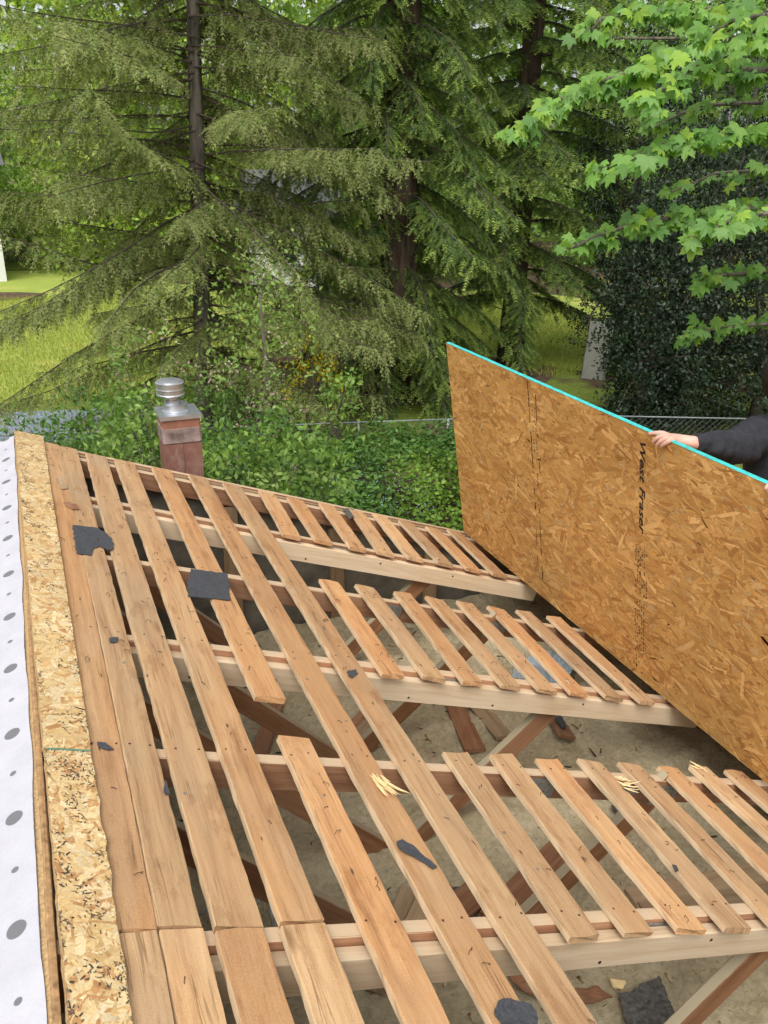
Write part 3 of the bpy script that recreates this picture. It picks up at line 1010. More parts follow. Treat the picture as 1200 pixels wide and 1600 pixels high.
def attic_plank(pa, pb, w, T, mat, label, seed, lift=.012, roll=0.0, name='scrap_board', z=-1.345):
    a, b = atz(*pa, z), atz(*pb, z)
    a.z, b.z = ins_z(a.x, a.y) + lift, ins_z(b.x, b.y) + lift
    d = (b - a)
    up = Vector((0, 0, 1))
    side = d.cross(up).normalized()
    o = timber(name, a - side * w / 2, b - side * w / 2, w, T, M[mat], up + side * roll, None, seed=seed, seg=5, label=label, cat='scrap wood', warp=.002, rough_ends=.012)
attic_plank((705, 1080), (742, 1172), .10, .02, 'debris_red', 'reddish scrap board lying on the insulation under the middle bay', 1)
attic_plank((725, 1075), (790, 1150), .09, .02, 'debris_pale', 'pale scrap board with a split, next to the reddish one', 2, lift=.02)
attic_plank((835, 1078), (885, 1152), .09, .02, 'debris_red', 'short scrap board with black mark behind the leaning web', 3, lift=.02, roll=-.3)
attic_plank((530, 1160), (585, 1105), .10, .02, 'debris_red', 'reddish scrap board poking out behind the long boards', 4, lift=.03)
attic_plank((560, 1150), (600, 1112), .08, .03, 'debris_pale', 'tan scrap block between the long middle boards', 5, lift=.03)
attic_plank((405, 1180), (432, 1090), .08, .02, 'debris_red', 'orange scrap board standing by the dark web near the ridge', 6, lift=.02)
attic_plank((620, 1450), (645, 1390), .09, .035, 'debris_pale', 'tan offcut block beyond the nearest new rafter', 7, lift=.02)
attic_plank((640, 1455), (665, 1405), .08, .03, 'debris_pale', 'paler offcut block leaning on the tan one', 8, lift=.05, roll=.5)
attic_plank((585, 1560), (610, 1490), .09, .03, 'debris_pale', 'small pale offcut under the nearest new rafter', 9, lift=.02)
attic_plank((770, 1440), (885, 1330), .13, .03, 'debris_red', 'broad reddish plank slanting across the attic floor', 10, lift=.04, roll=.2)
attic_plank((690, 1440), (760, 1380), .12, .02, 'debris_red', 'faded red plank half hidden by the long board', 11, lift=.03)
attic_plank((985, 1420), (1230, 1360), .11, .02, 'debris_pale', 'long pale scrap plank lying behind the nearest rafter', 12, lift=.03)
attic_plank((1000, 1440), (1240, 1400), .08, .02, 'debris_pale', 'weathered strip lying along the long pale plank', 13, lift=.05)
attic_plank((985, 1270), (1060, 1345), .03, .02, 'debris_pale', 'thin stick lying on shaded insulation', 14, lift=.015)
attic_plank((957, 1533), (977, 1534), .03, .012, 'straw', 'tiny bright offcut chip near the felt sheet', 15, lift=.02, name='wood_chip')

def attic_scrap(pix, label, seed, mat, amp=.02, T=.003, name='felt_scrap', cat='roofing felt', z=-1.33, lift=.01):
    q = [atz(x, y, z) for x, y in pix]
    c = sum(q, Vector()) / len(q)
    out = [((p - c).x, (p - c).y) for p in q]
    ar = sum(out[i][0] * out[(i + 1) % len(out)][1] - out[(i + 1) % len(out)][0] * out[i][1] for i in range(len(out)))
    if ar < 0: out = out[::-1]
    zz = max(ins_z(p.x, p.y) for p in q)
    return scrap(name, out, Vector((c.x, c.y, zz + lift)), (0, 1, 0), (0, 0, 1), T, M[mat], label, cat, amp, seed)
attic_scrap([(965, 1548), (983, 1548), (1030, 1521), (1042, 1545), (1058, 1590), (1060, 1620), (985, 1620), (975, 1580)], 'large dusty felt sheet on the insulation at lower right', 21, 'felt_dust', lift=.02)
attic_scrap([(692, 1375), (735, 1370), (745, 1380), (700, 1390)], 'dark felt strip on the attic floor between long boards', 22, 'felt', amp=.01)
attic_scrap([(790, 1520), (850, 1518), (862, 1540), (840, 1556), (815, 1545)], 'reddish bark-like shard under the nearest new rafter', 23, 'debris_red', amp=.02, T=.006, name='wood_shard', cat='wood shard')
attic_scrap([(890, 1546), (935, 1540), (958, 1556), (915, 1568), (880, 1562)], 'second reddish shard near the bright chip', 24, 'debris_red', amp=.02, T=.006, name='wood_shard', cat='wood shard')
attic_scrap([(845, 1020), (905, 1030), (880, 1080), (800, 1062), (805, 1040)], 'pale bluish plastic sheet lying in the attic near the panel', 25, 'plastic', amp=.05, T=.001, name='plastic_sheet', cat='plastic sheet')
attic_scrap([(955, 1255), (1005, 1240), (1015, 1262), (975, 1280)], 'dark felt rag under the near row of short boards', 26, 'felt', amp=.02)
attic_scrap([(862, 1115), (875, 1118), (885, 1138), (878, 1142), (868, 1130)], 'black felt shred on the short scrap board', 27, 'felt', amp=.01, lift=.045)

mb = MB()
cable = [atz(300, 1440, -1.33), atz(318, 1425, -1.31), atz(345, 1418, -1.30), atz(400, 1412, -1.28), atz(415, 1400, -1.26), atz(422, 1420, -1.30), atz(428, 1450, -1.34)]
mb.tube(cable, .006, 8)
mb.obj('electrical_cable', M['wire'], smooth=True, label='grey cable looping over the insulation under the left boards', cat='cable')
# crumbs, needles and slivers strewn over the insulation
rc = np.random.default_rng(77)
n_ = 1100
px_, py_ = rc.uniform(.2, 3.6, n_), rc.uniform(-.7, 2.95, n_)
pz_ = np.array([ins_z(a_, b_) for a_, b_ in zip(px_, py_)]) + .004
SL = np.array([(0, -.5, 0), (1, -.3, .1), (1.05, .25, .1), (0, .5, 0), (.5, 0, .55)])
SLF = np.array([(0, 1, 4), (1, 2, 4), (2, 3, 4), (3, 0, 4), (0, 3, 2), (0, 2, 1)])
a_ = rc.uniform(0, 2 * PI, n_)
ln_ = rc.uniform(.006, .045, n_) * rc.uniform(.4, 1.3, n_)
wd_ = np.minimum(ln_ * rc.uniform(.12, .5, n_), .012)
dx_, dy_ = np.cos(a_), np.sin(a_)
d_ = np.stack([dx_, dy_, rc.uniform(-.1, .2, n_)], 1)
s_ = np.stack([-dy_, dx_, np.zeros(n_)], 1)
P_ = np.stack([px_, py_, pz_], 1)
V_ = (P_[:, None] + SL[None, :, 0:1] * (d_ * ln_[:, None])[:, None] + SL[None, :, 1:2] * (s_ * wd_[:, None])[:, None] + SL[None, :, 2:3] * np.array([0, 0, 1.0]) * wd_[:, None, None]).reshape(-1, 3)
pal_ = np.array([(.10, .07, .045), (.30, .19, .10), (.50, .37, .21), (.62, .50, .31), (.05, .045, .04), (.24, .12, .06)])
C_ = np.repeat(pal_[rc.integers(0, 6, n_)], 5, 0)
sobj('attic_crumbs', soup('attic_crumbs', V_, M['flake'], C_, (np.arange(n_)[:, None, None] * 5 + SLF[None]).reshape(-1, 3)), None, label='small wood crumbs and slivers strewn over the insulation', cat='debris', kind='stuff')
# felt tongues caught on the gable truss
roof_scrap([(535, 795), (552, 796), (556, 806), (545, 812)], 'grey felt flap caught at the rake edge behind the top row', 31, h=.012, mat='felt_dust')

# ------------------------------------------------------------------ the OSB panel being carried
PT, PH, PL = .018, 1.219, 2.53
TILT = -.15316
PB = roof(2.8348, 3.0989, .022)
HD = Vector((math.sin(TILT), 0, math.cos(TILT)))           # up along the panel
PN = Vector((-math.cos(TILT), 0, math.sin(TILT)))          # toward the viewer
panel = slab('osb_panel', [(0, 0), (PH, 0), (PH, PL), (0, PL)], PT, [M['flake_base'], M['osb_edge']],
             label='tall oriented strand board sheet with turquoise top edge, held upright on the roof', cat='osb sheet')
# local x = up the sheet, y = toward viewer along the ridge, z = outward normal
mt = Matrix((HD, Vector((0, -1, 0)), PN)).transposed().to_4x4()
mt.translation = PB - PN * PT
panel.matrix_basis = mt
V, F, c = flakes(9000, PH, PL, PT + .0002, PAL_PANEL, 61, ang=.45, axis_y=True, lmin=.035, lmax=.21, wmin=.006, wmax=.042, zr=.0012)
sobj('strand_flakes', soup('strand_flakes', V, M['flake'], c, F), panel, kind='stuff')
V, F, c = flakes(2500, PH, PL, 0, PAL_PANEL, 62, ang=.55, lmin=.05, lmax=.18, wmin=.012, wmax=.045)
V[:, 2] = -.0002 - V[:, 2]
sobj('strand_flakes', soup('strand_flakes', V, M['flake'], c, F[:, ::-1]), panel, kind='stuff')
mb = MB()
mb.box((PH + .0002, 0, -.0002), (PH + .0016, PL, PT + .0016))
mb.obj('edge_paint', M['turquoise'], panel)
# printed marks: stencilled name and dashed nailing lines
zi = PT + .0022
ft = bpy.data.curves.new('stencil', 'FONT')
ft.body = 'West Fraser'
ft.size = .075
ft.shear = .25
ft.offset = .0010
ft.extrude = 0
ft.space_character = 1.06
tmp = bpy.data.objects.new('tmp', ft)
COL.objects.link(tmp)
bpy.context.view_layer.update()
me = bpy.data.meshes.new_from_object(tmp.evaluated_get(bpy.context.evaluated_depsgraph_get()))
bpy.data.objects.remove(tmp)
me.materials.clear()
me.materials.append(M['ink'])
x0 = min(v.co.x for v in me.vertices)
x1 = max(v.co.x for v in me.vertices)
rk = random.Random(4)
for v in me.vertices:
    t = (v.co.x - x0) / (x1 - x0)
    v.co = Vector((1.165 - .415 * t, 1.722 + v.co.y * .66, zi + .0002))
bm = bmesh.new()
for dx_, dy_, dz_ in ((0, 0, 0), (.0012, .0010, .0001)):   # heavy stencil strokes
    k0 = len(bm.verts)
    bm.from_mesh(me)
    bm.verts.ensure_lookup_table()
    for v in bm.verts[k0:]: v.co += Vector((dx_, dy_, dz_))
bmesh.ops.recalc_face_normals(bm, faces=bm.faces)
bm.to_mesh(me)
bm.free()
sobj('stencil_lettering', me, panel, kind='stuff')
def dashes(name, y0, y1, t0, t1, n, seed, dens=.6,  dl=(.006, .03), dw=.0022, slant=0):
    r = random.Random(seed)
    mb = MB()
    for row in range(n):
        y = y0 + (y1 - y0) * row / max(1, n - 1)
        t = t0
        while t < t1:
            L = r.uniform(*dl)
            if r.random() < dens and noise.noise((t * 14, row * 3.1, seed)) > -.25:
                w = dw * r.uniform(.5, 1.2)
                yy = y + slant * (t - t0) + r.uniform(-.0012, .0012)
                mb.box((t, yy, zi), (min(t + L, t1), yy + w, zi + .0003))
            t += L + r.uniform(.002, .012)
    mb.obj(name, M['ink'], panel, kind='stuff')
dashes('printed_line', .885, .950, .75, 1.205, 2, 1, .9, (.01, .07), .0055, slant=-.03)
dashes('printed_text', .905, .930, .80, 1.10, 2, 13, .6, (.003, .010), .005)
dashes('printed_line', .885, .925, .10, .74, 2, 2, .7, (.008, .05), .0055)
dashes('printed_text', 1.700, 1.770, .45, .70, 6, 4, .75, (.003, .012), .0056)
dashes('printed_text', 1.700, 1.755, .14, .42, 5, 5, .75, (.003, .012), .0056)
dashes('printed_text', 1.690, 1.745, .035, .12, 4, 6, .75, (.006, .018), .007)

# ------------------------------------------------------------------ the person steadying the sheet
def atx(px, py, x):
    d = ray(px, py)
    return CAM_LOC + d * ((x - CAM_LOC.x) / d.x)

def skinned(name, joints, edges, mat, levels=2, root=0, smooth=True):
    me = bpy.data.meshes.new(name)
    me.from_pydata([j[0] for j in joints], edges, [])
    o = bpy.data.objects.new(name, me)
    COL.objects.link(o)
    md = o.modifiers.new('Skin', 'SKIN')
    md.use_smooth_shade = True
    md.branch_smoothing = .6
    for i, j in enumerate(joints):
        sv = me.skin_vertices[0].data[i]
        r = j[1]
        sv.radius = r if isinstance(r, tuple) else (r, r)
        sv.use_root = (i == root)
    ss = o.modifiers.new('Sub', 'SUBSURF')
    ss.levels = levels
    bpy.context.view_layer.update()
    out = bpy.data.meshes.new_from_object(o.evaluated_get(bpy.context.evaluated_depsgraph_get()))
    bpy.data.objects.remove(o)
    out.name = name
    out.materials.clear()
    out.materials.append(mat)
    out.polygons.foreach_set('use_smooth', [True] * len(out.polygons))
    return out

SH_L = atx(1243, 676, 3.10)                       # shoulder of the reaching arm
ELB = atx(1160, 700, 2.90)
WRI = atx(1080, 691, 2.585)
HEADC = atx(1230, 592, 3.13)
FEET = roof(3.42, HEADC.y - .02, .0135)
PEL = Vector((3.16, HEADC.y - .05, FEET.z + .93))
CHEST = Vector((3.15, HEADC.y - .04, HEADC.z - .42))
NECK = Vector((3.14, HEADC.y - .02, HEADC.z - .19))
SH_R = Vector((3.16, HEADC.y - .26, HEADC.z - .27))
SH_L2 = Vector((3.10, HEADC.y + .06, HEADC.z - .215))
ELB_R = atx(1290, 800, 2.86)
WRI_R = atx(1232, 776, 2.60)

J, Ed = [], []
def jv(p, r, par=None):
    J.append((tuple(p), r))
    if par is not None: Ed.append((par, len(J) - 1))
    return len(J) - 1
pel = jv(PEL, .13)
wst = jv(PEL.lerp(CHEST, .5), .125, pel)
che = jv(CHEST, .145, wst)
nk0 = jv(NECK - Vector((0, 0, .02)), .065, che)
nk1 = jv(NECK + Vector((0, 0, .05)), .055, nk0)
hd0 = jv(HEADC + Vector((-.01, 0, -.06)), .070, nk1)
hd1 = jv(HEADC + Vector((0, 0, .03)), .086, hd0)
hd2 = jv(HEADC + Vector((0, 0, .095)), .055, hd1)
for sgn in (-1, 1):
    hip = jv(PEL + Vector((0, sgn * .10, -.06)), .095, pel)
    kne = jv(FEET + Vector((-.10 + .02 * sgn, sgn * .13, .50)), .062, hip)
    ank = jv(FEET + Vector((-.06, sgn * .15, .09)), .042, kne)
def hand(elb_p, wri_p, sh_p, fingers, palm, thumb):
    sh = jv(sh_p, .062, che)
    el = jv(elb_p, .045, sh)
    wr0 = jv(Vector(wri_p).lerp(Vector(elb_p), .25), .031, el)
    wr = jv(wri_p, (.027, .023), wr0)
    pm = jv(palm, (.028, .022), wr)
    for f in fingers:
        prev = pm
        for q, r in f:
            prev = jv(q, r, prev)
    prev = pm
    for q, r in thumb:
        prev = jv(q, r, prev)
hand(ELB, WRI, SH_L2, [
    [(atx(1035, 677, 2.510), .0125), (atx(1024, 676.5, 2.492), .0092), (atx(1013, 678, 2.483), .0075)],
    [(atx(1036, 681, 2.498), .0125), (atx(1026, 685, 2.482), .0092), (atx(1019, 692, 2.481), .0076)],
    [(atx(1040, 685, 2.492), .0120), (atx(1031, 690, 2.480), .0090), (atx(1025, 698, 2.480), .0074)],
    [(atx(1046, 688, 2.488), .0115), (atx(1039, 693, 2.479), .0086), (atx(1032, 698, 2.480), .0070)]],
    atx(1055, 684, 2.545), [(atx(1045, 692, 2.548), .0125), (atx(1034, 697, 2.533), .0095), (atx(1026, 700, 2.528), .0078)])
hand(ELB_R, WRI_R, SH_R, [
    [(atx(1203, 757, 2.500), .0120), (atx(1198, 761, 2.483), .0090), (atx(1196, 767, 2.481), .0076)],
    [(atx(1208, 760, 2.498), .0120), (atx(1203, 765, 2.482), .0090), (atx(1201, 772, 2.481), .0076)],
    [(atx(1213, 763, 2.498), .0120), (atx(1208, 768, 2.482), .0090), (atx(1207, 774, 2.481), .0074)],
    [(atx(1218, 766, 2.498), .0115), (atx(1214, 771, 2.482), .0086), (atx(1212, 776, 2.481), .0070)]],
    atx(1220, 764, 2.545), [(atx(1212, 768, 2.552), .0125), (atx(1204, 770, 2.537), .0095), (atx(1198, 772, 2.530), .0078)])
body = skinned('person', J, Ed, M['skin'], 2, pel)
bm = bmesh.new()
bm.from_mesh(body)
def ball(c, r, sc=(1, 1, 1), mat=0):
    m = Matrix.Translation(c) @ Matrix.Diagonal((*[r * q for q in sc], 1))
    g = bmesh.ops.create_uvsphere(bm, u_segments=12, v_segments=8, radius=1, matrix=m)
    for f in {f for v in g['verts'] for f in v.link_faces}:
        f.material_index = mat
        f.smooth = True
HR = Matrix.Rotation(-1.95, 3, 'Z')                                         # head turned away from the viewer
ball(HEADC + HR @ Vector((-.098, 0, -.005)), .018, (.9, .9, 1.3))         # nose
for sg in (-1, 1):
    ball(HEADC + HR @ Vector((.005, sg * .086, -.005)), .022, (.5, .6, 1.4))   # ears
    ball(HEADC + HR @ Vector((-.080, sg * .032, .018)), .0115, mat=1)          # eyes
ball(HEADC + HR @ Vector((-.078, 0, -.062)), .02, (.9, .9, .3), mat=2)        # mouth
bm.to_mesh(body)
bm.free()
body.materials.append(plain('eye', (.05, .035, .03), .2))
body.materials.append(plain('lips', (.42, .17, .14), .5))
person = link(bpy.data.objects.new('person', body), None, 'person in a black sweatshirt reaching over the sheet and gripping its top edge', 'person')

def clothing(name, joints, edges, mat, root, wrinkle=0.0, freq=30):
    me = skinned(name, joints, edges, mat, 3, root)
    if wrinkle:
        for v in me.vertices:
            n = v.normal
            q = v.co
            d = noise.noise(q * freq) * wrinkle + noise.noise(q * freq * 2.3 + Vector((5, 1, 2))) * wrinkle * .5
            if freq == 22:                          # folds ringing the sleeve
                ax = q.dot((WRI - ELB).normalized())
                d += .007 * math.sin(ax * 95 + 4 * noise.noise(q * 9)) * (.4 + .6 * noise.noise(q * 14 + Vector((3, 3, 3))))
            v.co = q + n * d
    return link(bpy.data.objects.new(name, me), person)
J2 = [(tuple(PEL + Vector((0, 0, -.24))), .185), (tuple(PEL.lerp(CHEST, .5)), .155), (tuple(CHEST), .17), (tuple(NECK + Vector((.01, 0, .03))), .085),
      (tuple(SH_L2), .105), (tuple(SH_L2.lerp(ELB, .55)), .092), (tuple(ELB), .080), (tuple(ELB.lerp(WRI, .35)), .066), (tuple(ELB.lerp(WRI, .68)), .050), (tuple(ELB.lerp(WRI, .88)), .039), (tuple(ELB.lerp(WRI, .935)), .037),
      (tuple(SH_R), .095), (tuple(ELB_R), .062), (tuple(ELB_R.lerp(WRI_R, .6)), .048), (tuple(ELB_R.lerp(WRI_R, .85)), .038)]
E2 = [(0, 1), (1, 2), (2, 3), (2, 4), (4, 5), (5, 6), (6, 7), (7, 8), (8, 9), (9, 10), (2, 11), (11, 12), (12, 13), (13, 14)]
clothing('sweatshirt', J2, E2, M['black_cloth'], 0, .010, 22)
J3 = [(tuple(PEL + Vector((0, 0, .12))), .155)]
E3 = []
for sgn in (-1, 1):
    b = len(J3)
    J3 += [(tuple(PEL + Vector((0, sgn * .10, -.10))), .108), (tuple(FEET + Vector((-.10 + .02 * sgn, sgn * .13, .50))), .080), (tuple(FEET + Vector((-.06, sgn * .15, .13))), .068)]
    E3 += [(0, b), (b, b + 1), (b + 1, b + 2)]
clothing('trousers', J3, E3, M['jeans'], 0, .008, 18)
for sgn in (-1, 1):
    f = FEET + Vector((-.06, sgn * .15, 0))
    Jb = [(tuple(f + Vector((.03, 0, .12))), .058), (tuple(f + Vector((.02, 0, .052))), .050), (tuple(f + Vector((-.08, 0, .050 + .08 * .0))), .047), (tuple(f + Vector((-.17, 0, .075))), .036)]
    me = skinned('boot', Jb, [(0, 1), (1, 2), (2, 3)], M['boots'], 2, 0)
    link(bpy.data.objects.new('boot', me), person)
mb = bmesh.new()
bmesh.ops.create_uvsphere(mb, u_segments=40, v_segments=26, radius=1)
rem = []
for v in mb.verts:
    d = v.co.copy()
    k = 1 + .05 * noise.noise(d * 5) + .03 * noise.noise(d * 17)
    v.co = HEADC + HR @ (Vector((.012, 0, .012)) + Vector((d.x * .107, d.y * .100, d.z * .126)) * k)
    if d.x < -.5 and d.z < .45 or d.z < -.85: rem.append(v)
bmesh.ops.delete(mb, geom=rem, context='VERTS')
me = bpy.data.meshes.new('hair')
mb.to_mesh(me)
mb.free()
me.materials.append(M['hair'])
me.polygons.foreach_set('use_smooth', [True] * len(me.polygons))
link(bpy.data.objects.new('hair', me), person)

# ------------------------------------------------------------------ chimney beyond the gable
CX, CY, CW = 1.036, 3.56, .214
chim = empty('chimney', (CX, CY, GROUND), 'reddish clay chimney with a round galvanised cap beyond the gable', 'chimney')
def cbox(name, w, z0, z1, mat, dx=0, dy=0, ch=.008):
    h = w / 2
    pr = [(-h + ch, -h), (h - ch, -h), (h, -h + ch), (h, h - ch), (h - ch, h), (-h + ch, h), (-h, h - ch), (-h, -h + ch)]
    zs = [(0, .97), (.02, 1), (.98, 1), (1, .97)]
    vs = [(x * k + dx, y * k + dy, z0 + (z1 - z0) * t - GROUND) for t, k in zs for x, y in pr]
    n = 8
    fs = [(i * n + k, i * n + (k + 1) % n, (i + 1) * n + (k + 1) % n, (i + 1) * n + k) for i in range(3) for k in range(n)]
    fs += [tuple(range(n - 1, -1, -1)), tuple(3 * n + k for k in range(n))]
    return mobj(name, vs, fs, mat, chim)
zz = -.275
while zz > GROUND + .05:
    z0 = max(GROUND, zz - .30)
    hw = CW / 4
    for sx in (-1, 1):
        for sy in (-1, 1):
            mb = MB()
            x0, y0 = sx * hw, sy * hw
            g = .0022
            mb.box((x0 - hw + g, y0 - hw + g, z0 + .003 - GROUND), (x0 + hw - g, y0 + hw - g, zz - .003 - GROUND))
            mb.obj('flue_block', M['clay'], chim)
    zz = z0
cbox('chimney_core', CW - .016, GROUND, -.2, M['mortar'])
cbox('mortar_band', CW + .003, -.272, -.186, M['mortar'], ch=.012)
cbox('top_tile', CW - .004, -.188, -.118, M['clay_orange'])
mb = MB()
hw = .113
mb.box((-hw, -hw, -.1175 - GROUND), (hw, hw, -.112 - GROUND))
for a, b in (((-hw - .002, -hw - .002), (hw + .002, -hw)), ((-hw - .002, hw), (hw + .002, hw + .002)), ((-hw - .002, -hw), (-hw, hw)), ((hw, -hw), (hw + .002, hw))):
    mb.box((a[0], a[1], -.134 - GROUND), (b[0], b[1], -.1115 - GROUND))
bp_ = mb.obj('base_plate', M['galv'], chim)
mb = MB()
Z = -GROUND
cx, cy = -.008, .02
mb.lathe([(.076, -.1115 + Z), (.068, -.106 + Z), (.067, -.080 + Z), (.070, -.078 + Z), (.070, -.074 + Z), (.046, -.074 + Z)], 36, c=(cx, cy, 0))
mb.obj('collar', M['galv'], chim, smooth=False)
mb = MB()
mb.lathe([(.042, -.076 + Z), (.042, -.052 + Z), (.037, -.049 + Z), (.037, -.030 + Z), (.041, -.028 + Z), (.041, -.010 + Z)], 32, c=(cx - .016, cy + .006, 0))
mb.obj('flue_pipe', M['galv'], chim)
mb = MB()
mb.lathe([(.050, -.024 + Z), (.078, -.022 + Z), (.080, -.016 + Z), (.0765, -.012 + Z), (.0765, .010 + Z), (.0790, .012 + Z), (.0790, .016 + Z), (.0765, .018 + Z), (.0765, .042 + Z), (.080, .044 + Z), (.080, .050 + Z), (.068, .054 + Z), (.067, .060 + Z), (.04, .064 + Z), (.001, .066 + Z)], 40, c=(cx - .020, cy + .006, 0))
mb.obj('chimney_cap', M['galv'], chim)

# ------------------------------------------------------------------ chain link fence
FPTS = [Vector((-6.5, 13.6, 0)), Vector((.5, 12.25, 0)), Vector((3.0, 11.7, 0)), Vector((5.11, 11.25, 0)), Vector((6.58, 10.92, 0)), Vector((9.25, 10.18, 0)), Vector((11.74, 9.11, 0)), Vector((14.0, 7.9, 0))]
fence = empty('chain_link_fence', (FPTS[0].x, FPTS[0].y, GROUND), 'low galvanised chain link fence running behind the shrubs', 'fence')
FO = Vector((FPTS[0].x, FPTS[0].y, GROUND))
for i in range(len(FPTS) - 1):
    a, b = FPTS[i], FPTS[i + 1]
    mb = MB()
    mb.tube([a + Vector((0, 0, -2.8)) - FO, b + Vector((0, 0, -2.8)) - FO], .0135, 8)
    mb.obj('top_rail', M['rail'], fence, smooth=True)
    n = max(1, round((b - a).length / 2.4))
    for k in range(n + (1 if i == len(FPTS) - 2 else 0)):
        q = a.lerp(b, k / n)
        mb = MB()
        mb.tube([q + Vector((0, 0, GROUND)) - FO, q + Vector((0, 0, -2.79)) - FO], .022, 8)
        mb.obj('fence_post', M['rail'], fence, smooth=True)
    mb = MB()
    L = (b - a).length
    m = int((L + 1.15) / .11)
    for k in range(m):
        for sg in (1, -1):
            x0 = -1.15 + k * .11 if sg > 0 else k * .11
            p, q = [x0, 0.0], [x0 + 1.15 * sg, 1.15]
            if sg < 0: p, q = [x0, 0.0], [x0 - 1.15, 1.15]
            t0, t1 = 0.0, 1.0
            dx = q[0] - p[0]
            lo, hi = sorted(((0 - p[0]) / dx, (L - p[0]) / dx))
            t0, t1 = max(t0, lo), min(t1, hi)
            if t1 - t0 < .02: continue
            f = lambda t: a.lerp(b, min(1, max(0, (p[0] + dx * t) / L))) + Vector((0, .003 * sg, GROUND + .03 + 1.15 * t)) - FO
            mb.tube([f(t0), f(t1)], .0015, 3, cap=False)
    mb.obj('chain_link_mesh', M['rail'], fence, kind='stuff')

# ------------------------------------------------------------------ foliage tools
def rot_frames(d, up, roll=None):
    """orthonormal frames from directions d (n,3)"""
    d = d / np.linalg.norm(d, axis=1, keepdims=True)
    u = up - d * (up * d).sum(1, keepdims=True)
    nrm = np.linalg.norm(u, axis=1, keepdims=True)
    u = np.where(nrm > 1e-4, u / np.maximum(nrm, 1e-6), np.array([[1.0, 0, 0]]))
    s = np.cross(u, d)
    if roll is not None:
        c, q = np.cos(roll)[:, None], np.sin(roll)[:, None]
        s, u = s * c + u * q, u * c - s * q
    return d, s, u

def stamp(T, P, d, s, u, L, W=None, H=None):
    """T (k,3) template: x along d, y along s, z along u"""
    W = L if W is None else W
    H = W if H is None else H
    return (P[:, None, :] + T[None, :, 0:1] * (d * L[:, None])[:, None, :] + T[None, :, 1:2] * (s * W[:, None])[:, None, :] + T[None, :, 2:3] * (u * H[:, None])[:, None, :]).reshape(-1, 3)

LEAF = np.array([(0, 0, 0), (.45, .5, .14), (1, 0, -.06), (.45, -.5, .14)])
LEAF_F = np.array([(0, 2, 1), (0, 3, 2)])
def frond(n, w, taper=.55, seed=0):
    """needle spray: pairs of narrow blades off an axis; x 0..1, y +-w"""
    r = np.random.default_rng(seed)
    V = [(0, -.012, 0), (0, .012, 0), (1, 0, 0)]
    tip = [0, 0, 1]
    for k in range(n):
        x = (k + .3) / (n + .2)
        ww = w * (1 - taper * x) * r.uniform(.8, 1.15)
        for sg in (-1, 1):
            xx = x + r.uniform(-.02, .02)
            z = r.uniform(-.25, .45) * ww
            V += [(xx, 0, 0), (xx + .11, 0, 0), (xx + .17 + r.uniform(0, .08), sg * ww, z)]
            tip += [x, x, min(1, x + .25)]
    return np.array(V), np.array(tip)

def leaf_soup(name, P, d, up, L, W, col, mat, roll=None, T=LEAF, F=LEAF_F):
    d, s, u = rot_frames(d, up, roll)
    V = stamp(T, P, d, s, u, L, W)
    n, k = len(P), len(T)
    FF = (np.arange(n)[:, None, None] * k + F[None]).reshape(-1, 3)
    return soup(name, V, mat, np.repeat(col, k, 0), FF)

M['needles'] = leaf_mat('conifer_needles', .55, .34, .25, (1.15, 1.2, .6))
M['leaves'] = leaf_mat('broad_leaves', .5, .38, .3)
M['holly'] = leaf_mat('holly_leaves', .45, .10, .35)
M['maple'] = leaf_mat('maple_leaves', .5, .42, .3, (1.35, 1.35, .5))

